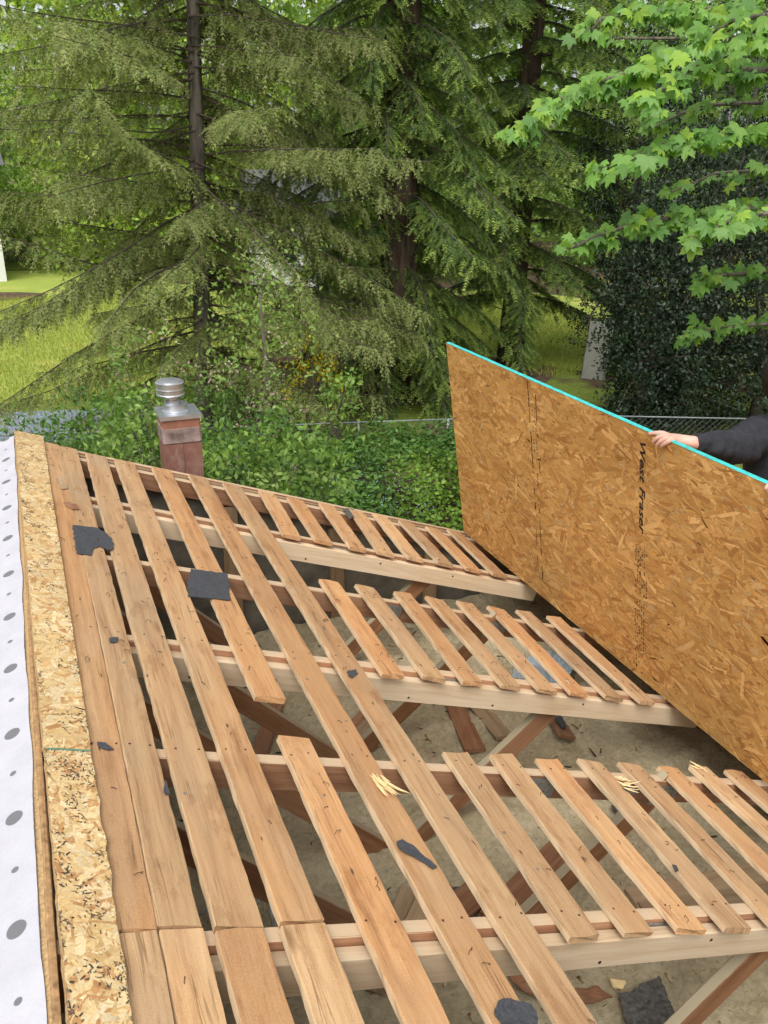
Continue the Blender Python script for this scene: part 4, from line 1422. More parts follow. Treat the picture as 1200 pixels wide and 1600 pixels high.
def conifer(name, label, base, zt, rb, nb, z0, z1, Lfn, seed, cols, tipcol, bark, a=(.05, -.35, .10), twig=(.28, .62), ds=.075, hang=.55, wide=.16, nfr=5, subs=2, bare=.12, lean=(0, 0), group=None, dead=0, fl=(.22, .42), azr=None, side=1.05, upw=None, up_tip=0.0, sagv=.25, thin=1.0, fresh=.5):
    r = np.random.default_rng(seed)
    rd = random.Random(seed)
    root = empty(name, base, label, 'conifer', group)
    H = zt - base[2]
    pts = [(lean[0] * H * t + .05 * math.sin(3 * t + seed), lean[1] * H * t, H * t) for t in [i / 16 for i in range(17)]]
    mb = MB()
    mb.tube(pts, [rb * (1.22 if i == 0 else 1) * (1 - .82 * i / 16) * (1 + .05 * rd.uniform(-1, 1)) for i in range(17)], 14)
    mb.obj('trunk', bark, root, smooth=True)
    limb = MB()
    PP, DD, UU, LL, CC = [], [], [], [], []
    zs = z0 + (z1 - z0) * (np.arange(nb) + r.random(nb)) / nb
    az0 = r.random() * 6
    up = np.array([0, 0, 1.0])
    for i in range(nb):
        z = zs[i]
        az = az0 + i * 2.39996 + r.normal(0, .25)
        if azr is not None and not azr(az % (2 * PI)) and r.random() > .35: continue
        L = Lfn(z) * r.uniform(.72, 1.12)
        hdir = np.array([math.cos(az), math.sin(az), 0])
        sd = np.array([-math.sin(az), math.cos(az), 0])
        n = 16
        t = np.linspace(0, 1, n)
        sag = a[0] * t + a[1] * t ** 2 + a[2] * t ** 3 + up_tip * t ** 4
        wob = .05 * np.sin(t * 5 + r.random() * 6)
        tb = (z - base[2]) / H
        org = np.array([lean[0] * H * tb, lean[1] * H * tb, z - base[2]])
        C = org + hdir * (L * t * .97)[:, None] + sd * (L * wob)[:, None] + up * (L * (sag * r.uniform(1 - sagv, 1 + sagv) + r.normal(0, .35 * sagv) * t))[:, None]
        limb.tube([tuple(q) for q in C[::3]], [max(.004, .012 + .011 * L * (1 - k)) * .8 * thin for k in t[::3]], 5, cap=False)
        m = max(4, int(L * (1 - bare) / ds))
        tt = bare + (1 - bare) * (np.arange(m) + r.random(m)) / m
        idx = np.minimum((tt * (n - 1)).astype(int), n - 2)
        fr = (tt * (n - 1) - idx)[:, None]
        Q = C[idx] * (1 - fr) + C[idx + 1] * fr
        tan = C[idx + 1] - C[idx]
        tan /= np.linalg.norm(tan, axis=1, keepdims=True)
        hue = r.normal(1, .13)
        for sg in (-1, 1):
            spread = side * r.uniform(.75, 1.2, m)
            d = tan * np.cos(spread)[:, None] + sd * (sg * np.sin(spread))[:, None]
            d[:, 2] -= hang * r.uniform(.45, 1.35, m)
            d /= np.linalg.norm(d, axis=1, keepdims=True)
            tl = r.uniform(*twig, m) * (1 - .55 * np.abs(tt - .5)) * min(1.0, L / 2.2)
            # twig axis with sprays along it
            ns = np.maximum(1, (tl / .17).astype(int))
            for k in range(int(ns.max())):
                ok = ns > k
                if not ok.any(): continue
                f0 = (k / np.maximum(ns, 1))[ok]
                dd = d[ok].copy()
                dd[:, 2] -= .25 * hang * f0
                p = Q[ok] + d[ok] * (tl[ok] * f0)[:, None]
                for q in range(subs + 1):
                    e = dd.copy()
                    if q:
                        e = e * .75 + np.cross(e, up) * (.75 if q % 2 else -.75) * r.uniform(.5, 1.2, (len(e), 1))
                        e[:, 2] -= .2 * hang
                    e += r.normal(0, .12, e.shape)
                    PP.append(p + r.normal(0, .012, p.shape))
                    DD.append(e)
                    LL.append(r.uniform(*fl, len(e)) * (1 if q == 0 else .72))
                    cc = np.array(cols)[r.integers(0, len(cols), len(e))] * (hue * r.uniform(.8, 1.2, (len(e), 1)))
                    new = ((k >= ns[ok] - 1) & (r.random(len(e)) < fresh))[:, None]     # this year's pale shoots
                    cc = np.where(new, cc * .35 + np.array(tipcol) * .65 * r.uniform(.7, 1.15, (len(e), 1)), cc)
                    CC.append(cc)
        # leading shoot
        PP.append(C[-1:]); DD.append(tan[-1:]); LL.append(np.array([fl[1]])); CC.append(np.array(cols)[:1])
    for k in range(dead):                          # bare grey dead branches
        z = rd.uniform(z0 - .5, z0 + (z1 - z0) * .55)
        az = rd.random() * 6.28
        L = rd.uniform(.8, 2.6)
        q = Vector((lean[0] * (z - base[2]), lean[1] * (z - base[2]), z - base[2]))
        pl = [q]
        for j in range(5):
            q = q + Vector((math.cos(az), math.sin(az), -.12 + .1 * j)) * L / 5 + Vector((rd.uniform(-.06, .06), rd.uniform(-.06, .06), rd.uniform(-.05, .05)))
            pl.append(q)
        limb.tube(pl, [.020, .017, .014, .011, .008, .004], 5, cap=False)
        for j in range(6):
            b0 = pl[rd.randint(1, 4)]
            e = Vector((math.cos(az + rd.uniform(-1, 1)), math.sin(az + rd.uniform(-1, 1)), rd.uniform(-.9, .1))) * rd.uniform(.2, .6)
            limb.tube([b0, b0 + e * .5 + Vector((0, 0, .03)), b0 + e], [.006, .004, .002], 4, cap=False)
    limb.obj('branches', M['twig'], root)
    P, D, Ln, Cc = np.vstack(PP), np.vstack(DD), np.concatenate(LL), np.vstack(CC)
    T, tip = frond(nfr, wide, seed=seed)
    nrm = np.tile(up, (len(P), 1)) + r.normal(0, .35, (len(P), 3))
    d, s, u = rot_frames(D, nrm)
    V = stamp(T, P, d, s, u, Ln)
    tipf = np.clip((np.tile(tip, len(P)) - .5) / .4, 0, 1)[:, None] * np.repeat(r.uniform(0, 1, len(P)), len(T))[:, None] ** .8
    col = np.repeat(Cc, len(T), 0)
    col = col * (1 - tipf) + np.array(tipcol) * tipf
    sobj('crown', soup('crown', V, M['needles'], col), root)
    return len(P) * (2 * nfr + 1)

def crown_points(r, C, R, nclu, per, sig, lob=.35, inner=.35, freq=1.6, seed=0):
    d = r.normal(0, 1, (nclu, 3))
    d /= np.linalg.norm(d, axis=1, keepdims=True)
    k = np.array([noise.noise((q[0] * freq + seed, q[1] * freq, q[2] * freq)) for q in d])
    rad = (inner + (1 - inner) * r.random(nclu) ** .45) * (1 + lob * k)
    cc = np.array(C) + d * rad[:, None] * np.array(R)
    ci = np.repeat(np.arange(nclu), per)
    g = r.normal(0, 1, (len(ci), 3)) * np.array([1, 1, .55])
    return cc, cc[ci] + g * (sig * r.uniform(.6, 1.3, nclu))[ci][:, None], ci, d

def broad_tree(name, label, base, crowns, leaf, seed, cols, mat='leaves', trunk=.16, cat='tree', group=None, nclu=300, per=40, sig=.3, lob=.4, updir=.8, bark='bark', flowers=None, asp=.62):
    """crowns: list of (centre, radii, share) in world space"""
    r = np.random.default_rng(seed)
    rd = random.Random(seed)
    root = empty(name, base, label, cat, group)
    B = np.array(base)
    mb = MB()
    top = max(c[0][2] for c in crowns)
    allP, allC = [], []
    mains = []
    for (C, R, share) in crowns:
        cc, P, ci, dd = crown_points(r, np.array(C) - B, R, int(nclu * share), per, sig, lob, seed=seed)
        hue = r.uniform(.72, 1.25, len(cc))
        pal = np.array(cols)
        colr = pal[r.integers(0, len(pal), len(cc))][ci] * (hue[ci] * r.uniform(.82, 1.18, len(ci)))[:, None]
        allP.append(P)
        allC.append(colr)
        mains.append((np.array(C) - B, cc))
    # trunk and limbs reaching into the crowns
    zt = top - base[2]
    tp = [(0, 0, 0), (.06 * rd.uniform(-1, 1), .05, zt * .3), (.12 * rd.uniform(-1, 1), .1 * rd.uniform(-1, 1), zt * .65), (.1, 0, zt)]
    mb.tube(tp, [trunk * 1.25, trunk, trunk * .7, trunk * .3], 9)
    mb.obj('trunk', M[bark], root, smooth=True)
    lm = MB()
    for (C, cc) in mains:
        for q in cc[rd.sample(range(len(cc)), min(len(cc), 26))]:
            st = Vector((0, 0, zt * rd.uniform(.2, .75)))
            e = Vector(q)
            mid = st.lerp(e, .5) + Vector((rd.uniform(-.1, .1), rd.uniform(-.1, .1), rd.uniform(-.05, .2)))
            lm.tube([st, mid, e], [trunk * .32, trunk * .18, trunk * .05], 5, cap=False)
    lm.obj('branches', M[bark], root)
    P, C = np.vstack(allP), np.vstack(allC)
    n = len(P)
    D = r.normal(0, 1, (n, 3))
    D[:, 2] -= .35
    U = r.normal(0, 1, (n, 3)) * .8
    U[:, 2] += updir
    L = leaf * r.uniform(.65, 1.3, n)
    sobj('crown', leaf_soup('crown', P, D, U, L, L * asp, C, M[mat]), root)
    if flowers:
        cnt, fcols, fs = flowers
        sel = r.integers(0, n, cnt)
        Pf = np.repeat(P[sel], 7, 0) + r.normal(0, fs * 1.6, (cnt * 7, 3))
        m = len(Pf)
        Cf = np.array(fcols)[r.integers(0, len(fcols), m)] * r.uniform(.85, 1.1, (m, 1))
        sobj('blossom', leaf_soup('blossom', Pf, r.normal(0, 1, (m, 3)), r.normal(0, 1, (m, 3)) + np.array([0, 0, .8]), np.full(m, fs * 1.5), np.full(m, fs * 1.3), Cf, M['leaves']), root, kind='stuff')

# ------------------------------------------------------------------ conifers
OLIVE = [(.20, .25, .068), (.23, .275, .085), (.165, .22, .06), (.26, .27, .105), (.19, .25, .08)]
conifer('spruce_tree', 'olive green spruce with drooping branches behind the chimney', (3.42, 15.3, GROUND), 13.5, .175, 175, -2.7, 7.6,
        lambda z: max(.6, 4.1 * (1 - max(0, z - 1) / 15)), 5, OLIVE, (.36, .38, .14), M['bark'], a=(-.02, -.30, .16), twig=(.28, .70), ds=.105, hang=.95, wide=.17, nfr=4, subs=3, bare=.08, sagv=.6, thin=.55, azr=lambda a_: abs(a_ - 4.53) > .62, fresh=.35, lean=(.03, 0), dead=26, fl=(.20, .40), side=.9)
FIR = [(.085, .145, .042), (.10, .165, .046), (.070, .125, .036), (.115, .175, .050)]
TIP = (.36, .48, .09)
def fir_len(z): return max(.8, 2.9 * (1 - max(0, z - 2) / 18))
b1 = atz(615, 618, GROUND)
conifer('fir_tree', 'massive dark fir with drooping bright tipped branches, nearest the sheet', tuple(b1), 18, .50, 118, -3.2, 8.0, fir_len, 8, FIR, TIP, M['bark_red'], a=(.10, -.72, .16), twig=(.35, .85), ds=.09, hang=.75, wide=.22, nfr=5, subs=2, bare=.10, dead=5, fl=(.22, .40), azr=lambda a_: abs(a_ - 4.36) > .2, group='tall firs behind the fence')
b2 = atz(796, 566, GROUND)
conifer('fir_tree', 'tall dark fir with a bare lower trunk, left of the small lawn', tuple(b2), 20, .33, 80, -2.4, 8.5, lambda z: max(.8, 3.3 * (1 - max(0, z - 2) / 18)), 9, FIR, TIP, M['bark_red'], a=(.10, -.50, .14), twig=(.35, .85), ds=.095, hang=.62, wide=.22, nfr=5, subs=2, bare=.12, dead=5, fl=(.24, .42), group='tall firs behind the fence')
b3 = Vector((12.0, 25.5, GROUND))
conifer('fir_tree', 'shadowy fir standing further back between the two nearer firs', tuple(b3), 20, .38, 46, -2.6, 8.5, lambda z: max(.8, 3.6 * (1 - max(0, z - 2) / 18)), 10, FIR, (.24, .33, .07), M['bark_red'], a=(.08, -.45, .14), ds=.13, twig=(.4, .9), hang=.5, wide=.18, nfr=5, subs=2, bare=.1, dead=4, fl=(.28, .48), group='tall firs behind the fence')
b4 = Vector((18.6, 15.4, GROUND))
conifer('fir_tree', 'dark fir rising behind the holly at upper right', tuple(b4), 20, .40, 56, -.2, 8.5, lambda z: max(.8, 3.6 * (1 - max(0, z - 2) / 18)), 12, FIR, (.16, .22, .055), M['bark_red'], a=(.08, -.5, .14), ds=.12, twig=(.4, .9), hang=.55, wide=.18, nfr=5, subs=2, bare=.1, dead=4, fl=(.28, .48), group='tall firs behind the fence')

# ------------------------------------------------------------------ background broadleaf trees
LIME = [(.38, .50, .085), (.32, .45, .08), (.43, .53, .11), (.27, .41, .085)]
MIDG = [(.20, .33, .07), (.24, .37, .08), (.17, .29, .065)]
bgt = [(-9.5, 44, 7.0, LIME, 'leftmost lime green tree beyond the lawn'), (-2.5, 47, 7.5, MIDG, 'tall mid green tree behind the left lawn'), (4.0, 43, 6.5, LIME, 'bright lime tree glimpsed left of the spruce trunk'),
       (9.5, 46, 7.5, LIME, 'bright lime tree glimpsed right of the spruce trunk'), (15.5, 42, 6.5, LIME, 'yellow green tree between spruce and firs'), (21.5, 43, 7.0, MIDG, 'mid green tree filling the gap behind the firs'),
       (29, 38, 7.0, MIDG, 'green tree far behind the small side lawn'), (35, 28, 7.5, MIDG, 'deep green tree at far right behind the maple')]
for i, (x, y, h, cols, lab) in enumerate(bgt):
    rr = 3.9
    broad_tree('broadleaf_tree', lab, (x, y, GROUND), [((x, y, 2.6 + .5 * math.sin(i * 2)), (rr, rr, 6.2), .72), ((x + 1.2 * math.sin(i), y - 1.5, -1.9), (rr * 1.05, 2.6, 2.4), .28)], .24, 30 + i, cols, nclu=330, per=34, sig=.55, group='leafy trees beyond the lawn', trunk=.22)
# far wood closing the view
rw = np.random.default_rng(91)
n = 48000
ang = rw.uniform(-.9, 1.5, n)
dist = rw.uniform(56, 72, n)
hgt = np.array([noise.noise((q * 9, 3.1, 0)) for q in ang]) * 3.5 + 19
P = np.stack([np.sin(ang) * dist, np.cos(ang) * dist, GROUND + hgt * rw.random(n) ** .85], 1)
cl = np.array([noise.noise(tuple(q * .25)) for q in P])
Cw = np.array((.22, .34, .08)) * (1 + .45 * cl[:, None]) * rw.uniform(.75, 1.25, (n, 1))
sobj('far_wood', leaf_soup('far_wood', P, rw.normal(0, 1, (n, 3)), rw.normal(0, 1, (n, 3)) + np.array([0, -.6, .6]), rw.uniform(.5, 1.0, n), rw.uniform(.35, .7, n), Cw, M['leaves']), None, kind='stuff', label='distant green wood closing the view behind the gardens', cat='wood')

# ------------------------------------------------------------------ holly mass on the right
HOLLY = [(.024, .044, .020), (.030, .055, .025), (.018, .034, .017), (.040, .066, .032)]
for i, (px, py, dep, R, lab) in enumerate([
        (1022, 500, 16.6, (1.0, 1.1, 2.7), 'glossy dark holly beside the grey panel, leftmost of the dark mass'),
        (1085, 470, 17.2, (1.6, 1.5, 3.6), 'tall glossy dark holly in the middle of the dark mass'),
        (1215, 470, 17.0, (1.7, 1.5, 3.5), 'dark holly at the right edge behind the person'),
        (1150, 250, 19.0, (2.3, 1.8, 3.4), 'high dark evergreen behind the maple leaves'),
        (1000, 240, 20.5, (1.4, 1.4, 3.0), 'dark evergreen between the firs and the maple leaves')]):
    c = at(px, py, dep)
    broad_tree('holly_tree', lab, (c.x, c.y, GROUND), [(tuple(c), R, .8), ((c.x, c.y - .2, GROUND + 1.2), (R[0] * .95, R[1], 1.4), .2)], .085, 60 + i, HOLLY, 'holly', .12, 'evergreen tree', nclu=520, per=34, sig=.16, lob=.3, updir=.4, group='dark evergreens on the right', asp=.55)

# ------------------------------------------------------------------ shrubs between house and fence
SHR = [(.22, .35, .07), (.26, .39, .08), (.18, .30, .062), (.28, .39, .11)]
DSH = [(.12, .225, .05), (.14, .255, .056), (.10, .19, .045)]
PINK = [(.55, .42, .36), (.60, .50, .42), (.45, .30, .26)]
shr = [(215, 600, 12.0, (.75, .6, .75), SHR, 'leafy shrub with pale blossom behind the chimney cap', (60, PINK, .028), .085, 75),
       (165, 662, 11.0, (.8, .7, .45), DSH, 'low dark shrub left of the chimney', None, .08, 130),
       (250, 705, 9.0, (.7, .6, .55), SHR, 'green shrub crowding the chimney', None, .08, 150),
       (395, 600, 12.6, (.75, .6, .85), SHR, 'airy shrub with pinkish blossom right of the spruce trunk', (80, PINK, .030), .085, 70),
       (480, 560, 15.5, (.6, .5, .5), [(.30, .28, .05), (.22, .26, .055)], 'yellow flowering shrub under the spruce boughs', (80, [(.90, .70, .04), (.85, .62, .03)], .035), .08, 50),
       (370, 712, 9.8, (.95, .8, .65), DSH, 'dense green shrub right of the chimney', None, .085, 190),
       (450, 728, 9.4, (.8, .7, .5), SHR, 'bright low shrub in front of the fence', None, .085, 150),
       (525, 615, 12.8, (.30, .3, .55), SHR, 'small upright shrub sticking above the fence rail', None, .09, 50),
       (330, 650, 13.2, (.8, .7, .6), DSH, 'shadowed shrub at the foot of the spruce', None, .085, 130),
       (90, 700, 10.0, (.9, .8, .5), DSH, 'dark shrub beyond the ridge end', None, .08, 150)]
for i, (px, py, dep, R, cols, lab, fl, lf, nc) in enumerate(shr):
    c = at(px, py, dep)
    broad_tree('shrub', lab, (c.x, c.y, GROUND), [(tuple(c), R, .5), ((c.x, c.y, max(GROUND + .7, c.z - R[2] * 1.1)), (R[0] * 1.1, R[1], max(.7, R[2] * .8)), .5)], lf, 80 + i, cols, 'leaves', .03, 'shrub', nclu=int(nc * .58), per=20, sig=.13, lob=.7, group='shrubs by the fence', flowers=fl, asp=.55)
# thin sapling
c = atz(430, 690, GROUND + 1.0)
mb = MB()
sp0 = Vector((c.x, c.y, GROUND))
sap = empty('sapling', tuple(sp0), 'thin grey sapling stem standing in front of the fence', 'sapling')
mb.tube([(0, 0, 0), (-.03, 0, 1.2), (-.10, 0, 2.2), (-.16, 0, 3.3)], [.055, .048, .04, .02], 8)
mb.obj('trunk', M['bark'], sap, smooth=True)
r9 = np.random.default_rng(5)
n = 900
P = np.array([-.14, 0, 3.0]) + r9.normal(0, 1, (n, 3)) * np.array([.5, .45, .55])
sobj('crown', leaf_soup('crown', P, r9.normal(0, 1, (n, 3)), r9.normal(0, .6, (n, 3)) + np.array([0, 0, 1]), r9.uniform(.06, .11, n), r9.uniform(.035, .06, n), np.array(SHR)[r9.integers(0, 4, n)], M['leaves']), sap)

# ------------------------------------------------------------------ ground cover mound and flowers
def mound(x, y):
    k = min(1.0, max(0.0, (y - (8.6 - .24 * x)) / 3.0))
    return GROUND + .30 + .72 * k * k * (3 - 2 * k) + .16 * noise.noise((x * .7, y * .7, 3)) + .16 * noise.noise((x * 2.1, y * 2.1, 8)) + .07 * noise.noise((x * 6, y * 6, 5))
def cover(name, label, cat, n, xr, yr, cols, leaf, seed, mask=None, lift=.25, kind='stuff'):
    r = np.random.default_rng(seed)
    x, y = r.uniform(*xr, n), r.uniform(*yr, n)
    if mask is not None:
        k = np.array([mask(a_, b_) for a_, b_ in zip(x, y)])
        x, y = x[k], y[k]
    n = len(x)
    z = np.array([mound(a_, b_) for a_, b_ in zip(x, y)]) + r.uniform(-.12, lift, n)
    pal = np.array(cols)
    tone = np.array([noise.noise((a_ * 1.6, b_ * 1.6, seed)) for a_, b_ in zip(x, y)])
    C = pal[r.integers(0, len(pal), n)] * (1 + .45 * tone[:, None]) * r.uniform(.75, 1.25, (n, 1))
    U = r.normal(0, .55, (n, 3))
    U[:, 2] += 1
    L = leaf * r.uniform(.6, 1.35, n)
    sobj(name, leaf_soup(name, np.stack([x, y, z], 1), r.normal(0, 1, (n, 3)) * np.array([1, 1, .45]), U, L, L * .66, C, M['leaves']), None, label=label, cat=cat, kind=kind)
lp = atz(700, 768, GROUND + .85)
fp = atz(598, 782, GROUND + .85)
def in_lime(x, y): return ((x - lp.x) / .95) ** 2 + ((y - lp.y) / 1.0) ** 2 < 1 + .4 * noise.noise((x * 2, y * 2, 1))
def in_flow(x, y): return ((x - fp.x) / .75) ** 2 + ((y - fp.y) / .95) ** 2 < 1 + .7 * noise.noise((x * 3, y * 3, 1))
cover('ground_cover', 'thick green ground cover between the roof and the fence', 'ground cover', 75000, (1.0, 10.5), (6.0, 11.9), [(.11, .225, .05), (.13, .25, .056), (.09, .19, .044), (.15, .27, .062)], .085, 41, lambda x, y: y < 12.1 - .24 * x and x < 8.4 + .8 * noise.noise((y, 2, 2)) and not in_lime(x, y))
cover('lime_ground_cover', 'bright lime green patch of low leaves beside the sheet', 'ground cover', 16000, (lp.x - 2, lp.x + 2), (lp.y - 2, lp.y + 2), [(.16, .27, .035), (.19, .30, .045), (.13, .235, .035)], .075, 42, in_lime, .3)
cover('blue_flowers', 'patch of tiny pale blue flowers in the ground cover', 'flowers', 5200, (fp.x - 1.5, fp.x + 1.5), (fp.y - 1.8, fp.y + 1.8), [(.42, .52, .66), (.50, .58, .68), (.36, .46, .60)], .022, 43, in_flow, .36)

# ------------------------------------------------------------------ maple reaching in from the right
def maple_template():
    half = [(0, 1.0), (8, .77), (12, .81), (22, .58), (36, .78), (47, .95), (54, .78), (61, .80), (76, .54), (91, .60), (104, .74), (118, .52), (142, .34), (168, .14)]
    pts = [(a_, q) for a_, q in half] + [(-a_, q) for a_, q in half[1:]]
    pts.sort(key=lambda k: k[0])
    V = [(0, 0, 0)]
    for a_, q in pts:
        x, y = q * math.cos(math.radians(a_)), q * math.sin(math.radians(a_))
        V.append((x, y, -.34 * q * q - .10 * y * y + .13 * abs(math.sin(math.radians(a_ * 3.8))) * q))
    n = len(pts)
    F = [(0, i, i + 1) for i in range(1, n)]
    # petiole
    b = len(V)
    V += [(0, -.012, 0), (0, .012, 0), (-.75, 0, .28)]
    F.append((b, b + 1, b + 2))
    return np.array(V), np.array(F)
MT, MF = maple_template()
MCOL = [(.21, .40, .08), (.26, .45, .10), (.17, .34, .075), (.31, .48, .075), (.15, .30, .08), (.23, .41, .12)]
mroot = at(1420, 520, 9.2)
maple = empty('maple_tree', (mroot.x, mroot.y, GROUND), 'maple with large lobed bright leaves reaching in from the right', 'maple tree')
MO = Vector((mroot.x, mroot.y, GROUND))
mb = MB()
mb.tube([(0, 0, 0), (.05, .05, 2.0), (-.1, 0, 4.2), (-.25, .1, 6.0), (-.2, .1, 8.0)], [.26, .21, .17, .12, .05], 12)
mb.obj('trunk', M['bark'], maple, smooth=True)
rm = np.random.default_rng(17)
rmd = random.Random(17)
lim = MB()
MP, MD, MU, ML, MC = [], [], [], [], []
UPZ = np.array([0, 0, 1.0])
def limb_leaves(path, dens, size, spread, bright=1.0, t0=.12):
    """path: list of world points from trunk to tip"""
    pts = [Vector(p) for p in path]
    seg = [(pts[i + 1] - pts[i]).length for i in range(len(pts) - 1)]
    tot = sum(seg)
    lim.tube([p - MO for p in pts], [.035 * (1 - .85 * i / (len(pts) - 1)) + .004 for i in range(len(pts))], 6, cap=False)
    def P(t):
        d = t * tot
        for i, s_ in enumerate(seg):
            if d <= s_ or i == len(seg) - 1: return pts[i].lerp(pts[i + 1], min(1, d / s_)), (pts[i + 1] - pts[i]).normalized()
            d -= s_
    nt = int(tot * dens * 1.4)
    for k in range(nt):
        t = t0 + (1 - t0) * (k + rmd.random()) / nt
        p, d = P(t)
        side = d.cross(Vector((0, 0, 1))).normalized() * rmd.choice((-1, 1))
        L = spread * rmd.uniform(.35, 1.0) * (1 - .45 * t)
        tip = p + (d * rmd.uniform(.3, .8) + side * rmd.uniform(.3, 1) + Vector((0, 0, rmd.uniform(-.35, .25)))) * L
        lim.tube([p - MO, p.lerp(tip, .5) + Vector((0, 0, .03)) - MO, tip - MO], [.006, .004, .002], 4, cap=False)
        m = rmd.randint(3, 6)
        for j in range(m):
            q = p.lerp(tip, rmd.uniform(.35, 1.05))
            off = Vector((rmd.gauss(0, .07), rmd.gauss(0, .07), rmd.gauss(0, .035)))
            MP.append(tuple(q + off - MO))
            dd = (d * .6 + side * rmd.uniform(-1, 1) + off * 4).normalized()
            MD.append((dd.x * .8, dd.y * .8 - .15, rmd.uniform(-1.1, -.15)))
            MU.append((rmd.gauss(0, .5) - .35, rmd.gauss(0, .5) - .45, .85))
            ML.append(size * .70 * rmd.choice((rmd.uniform(.4, .8), rmd.uniform(.8, 1.3))))
            MC.append(np.array(rmd.choice(MCOL)) * bright * rmd.uniform(.85, 1.15))
def lp_(*pix): return [at(x, y, d) for x, y, d in pix]
TR = lambda z: MO + Vector((-.05, .03, z))
limb_leaves([TR(5.0)] + lp_((1230, 40, 8.8), (1090, 75, 8.5), (980, 115, 8.3), (900, 140, 8.2), (845, 175, 8.1), (800, 212, 8.0)), 11, .165, .42)
limb_leaves([TR(5.6)] + lp_((1180, 10, 8.6), (1060, 20, 8.4), (990, 18, 8.3), (940, 30, 8.2), (925, 45, 8.2)), 11, .165, .36)
limb_leaves([TR(4.6)] + lp_((1290, 110, 7.8), (1200, 110, 7.6), (1110, 110, 7.5), (1050, 130, 7.4), (1012, 165, 7.3)), 11, .165, .38)
limb_leaves([TR(4.2)] + lp_((1290, 200, 8.0), (1190, 205, 7.8), (1090, 215, 7.6), (1010, 240, 7.5), (940, 265, 7.5)), 11, .165, .36)
limb_leaves([TR(3.5)] + lp_((1300, 320, 8.6), (1180, 325, 8.4), (1080, 335, 8.2), (990, 350, 8.1), (925, 372, 8.0), (893, 388, 8.0)), 10, .16, .33, .95)
limb_leaves([TR(3.4)] + lp_((1320, 320, 7.7), (1220, 330, 7.4), (1140, 345, 7.3), (1090, 372, 7.2)), 10, .165, .32)
limb_leaves([TR(2.5)] + lp_((1320, 500, 9.6), (1210, 505, 9.3), (1120, 512, 9.2), (1065, 530, 9.1)), 6, .14, .28, .85, .35)
limb_leaves([TR(3.0)] + lp_((1310, 420, 9.4), (1200, 425, 9.2), (1120, 430, 9.0), (1090, 440, 9.0)), 7, .14, .30, .85, .3)
limb_leaves([TR(5.4)] + lp_((1320, 60, 9.8), (1190, 70, 9.8), (1060, 60, 9.7), (960, 60, 9.6)), 4, .16, .5, .8)
limb_leaves([TR(4.6)] + lp_((1320, 150, 9.6), (1200, 160, 9.6), (1090, 165, 9.5), (1020, 200, 9.4)), 3.5, .16, .45, .8)
limb_leaves([TR(4.0)] + lp_((1320, 260, 9.6), (1220, 265, 9.5), (1120, 270, 9.4), (1050, 300, 9.4)), 3, .15, .40, .8)
limb_leaves([TR(5.8)] + lp_((1340, 20, 7.2), (1230, 20, 7.2), (1150, 30, 7.1), (1100, 60, 7.1)), 6, .165, .4)
lim.obj('branches', M['bark'], maple)
n = len(MP)
sobj('crown', leaf_soup('crown', np.array(MP), np.array(MD), np.array(MU), np.array(ML), np.array(ML), np.array(MC), M['maple'], T=MT, F=MF), maple)

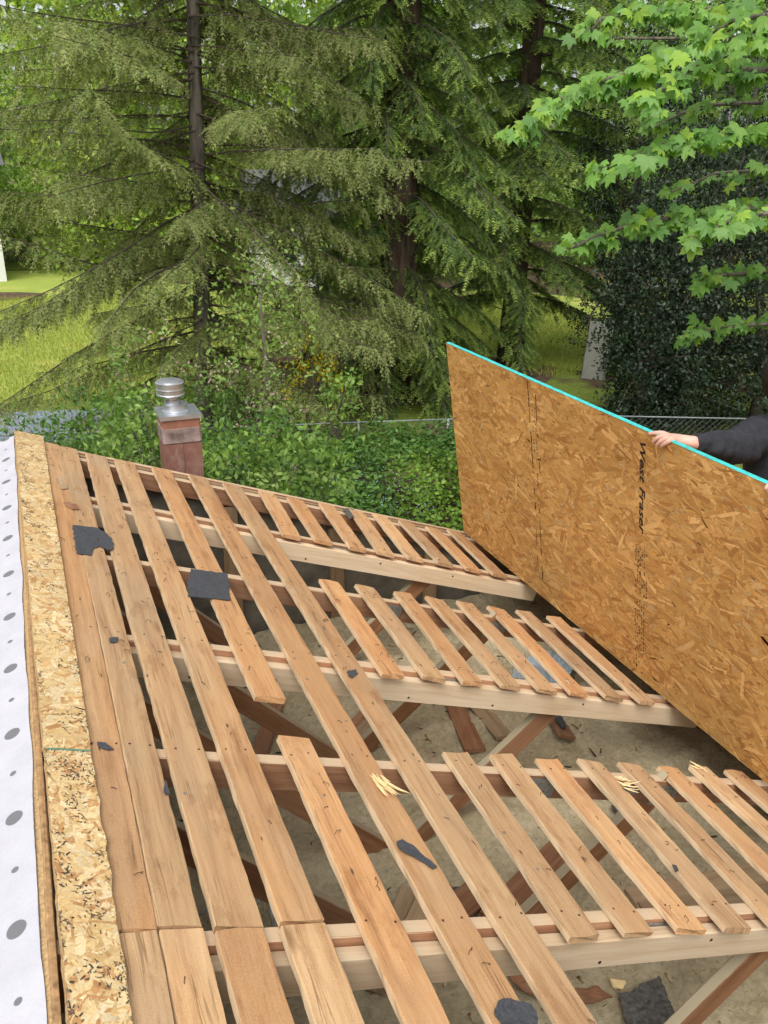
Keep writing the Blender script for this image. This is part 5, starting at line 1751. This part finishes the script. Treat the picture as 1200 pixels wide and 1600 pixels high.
# ------------------------------------------------------------------ neighbour's house, weathered panel, tarp
def house_far(name, loc, w, d, h, rz, label):
    e = empty(name, loc, label, 'house', 'pale houses beyond the gardens')
    e.rotation_euler = (0, 0, rz)
    mb = MB(); mb.box((-w / 2, -d / 2, 0), (w / 2, d / 2, h)); mb.obj('wall', M['white_wall'], e)
    mb = MB()
    o = .5
    mb.add([(-w / 2 - o, -d / 2 - o, h - .05), (w / 2 + o, -d / 2 - o, h - .05), (w / 2 + o, d / 2 + o, h - .05), (-w / 2 - o, d / 2 + o, h - .05), (-w / 2 - o, 0, h + 1.6), (w / 2 + o, 0, h + 1.6)],
           [(0, 1, 5, 4), (2, 3, 4, 5), (0, 4, 3), (1, 2, 5), (0, 3, 2, 1)])
    mb.obj('roof', M['roof_shingle'], e)
    for x in (-w * .28, w * .25):
        mb = MB(); mb.box((x - .6, -d / 2 - .03, h * .4), (x + .6, -d / 2 - .002, h * .8)); win = mb.obj('window', M['white_wall'], e)
        mb = MB(); mb.box((x - .52, -d / 2 - .04, h * .43), (x + .52, -d / 2 - .031, h * .77)); mb.obj('pane', M['glass'], win)
c = atz(395, 425, GROUND)
house_far('garden_house', (c.x, 33.0, GROUND), 2.6, 3.0, 3.0, .0, 'small white outbuilding glimpsed behind the spruce trunk')
c2 = at(-15, 270, 36)
house_far('garden_house', (c2.x - 2.95, c2.y, GROUND), 5.5, 5.0, 4.6, .1, 'white house glimpsed at the far left through spruce boughs')
c = atz(926, 592, GROUND)
mb = MB()
mb.box((-.30, -.06, 0), (.30, .06, 1.45))
pn = mb.obj('garden_wall', M['grey_panel'], None, label='weathered grey upright panel beside the dark holly', cat='wall')
pn.location = (c.x, c.y, GROUND)
pn.rotation_euler = (0, .05, -.5)
# ------------------------------------------------------------------ grass blades on the lawns
def grass(name, label, n, xr, yr, cols, seed, z):
    r = np.random.default_rng(seed)
    P = np.stack([r.uniform(*xr, n), r.uniform(*yr, n), np.full(n, z)], 1)
    D = r.normal(0, .35, (n, 3)); D[:, 2] = 1
    C = np.array(cols)[r.integers(0, len(cols), n)] * r.uniform(.7, 1.25, (n, 1))
    T = np.array([(0, -.5, 0), (0, .5, 0), (1, 0, .25)])
    sobj(name, leaf_soup(name, P, D, r.normal(0, 1, (n, 3)), r.uniform(.07, .16, n), np.full(n, .02), C, M['leaves'], T=T, F=np.array([(0, 1, 2)])), None, label=label, cat='grass', kind='stuff')
GR = [(.34, .39, .075), (.40, .44, .09), (.28, .34, .065), (.46, .44, .13)]
grass('lawn_grass', 'mown yellow green grass at the left', 40000, (-4.5, 6), (18.5, 34), GR, 1, GROUND + .006)
grass('side_lawn_grass', 'mown grass on the small lawn behind the firs', 20000, (12.5, 19), (17, 28), GR, 2, GROUND + .008)
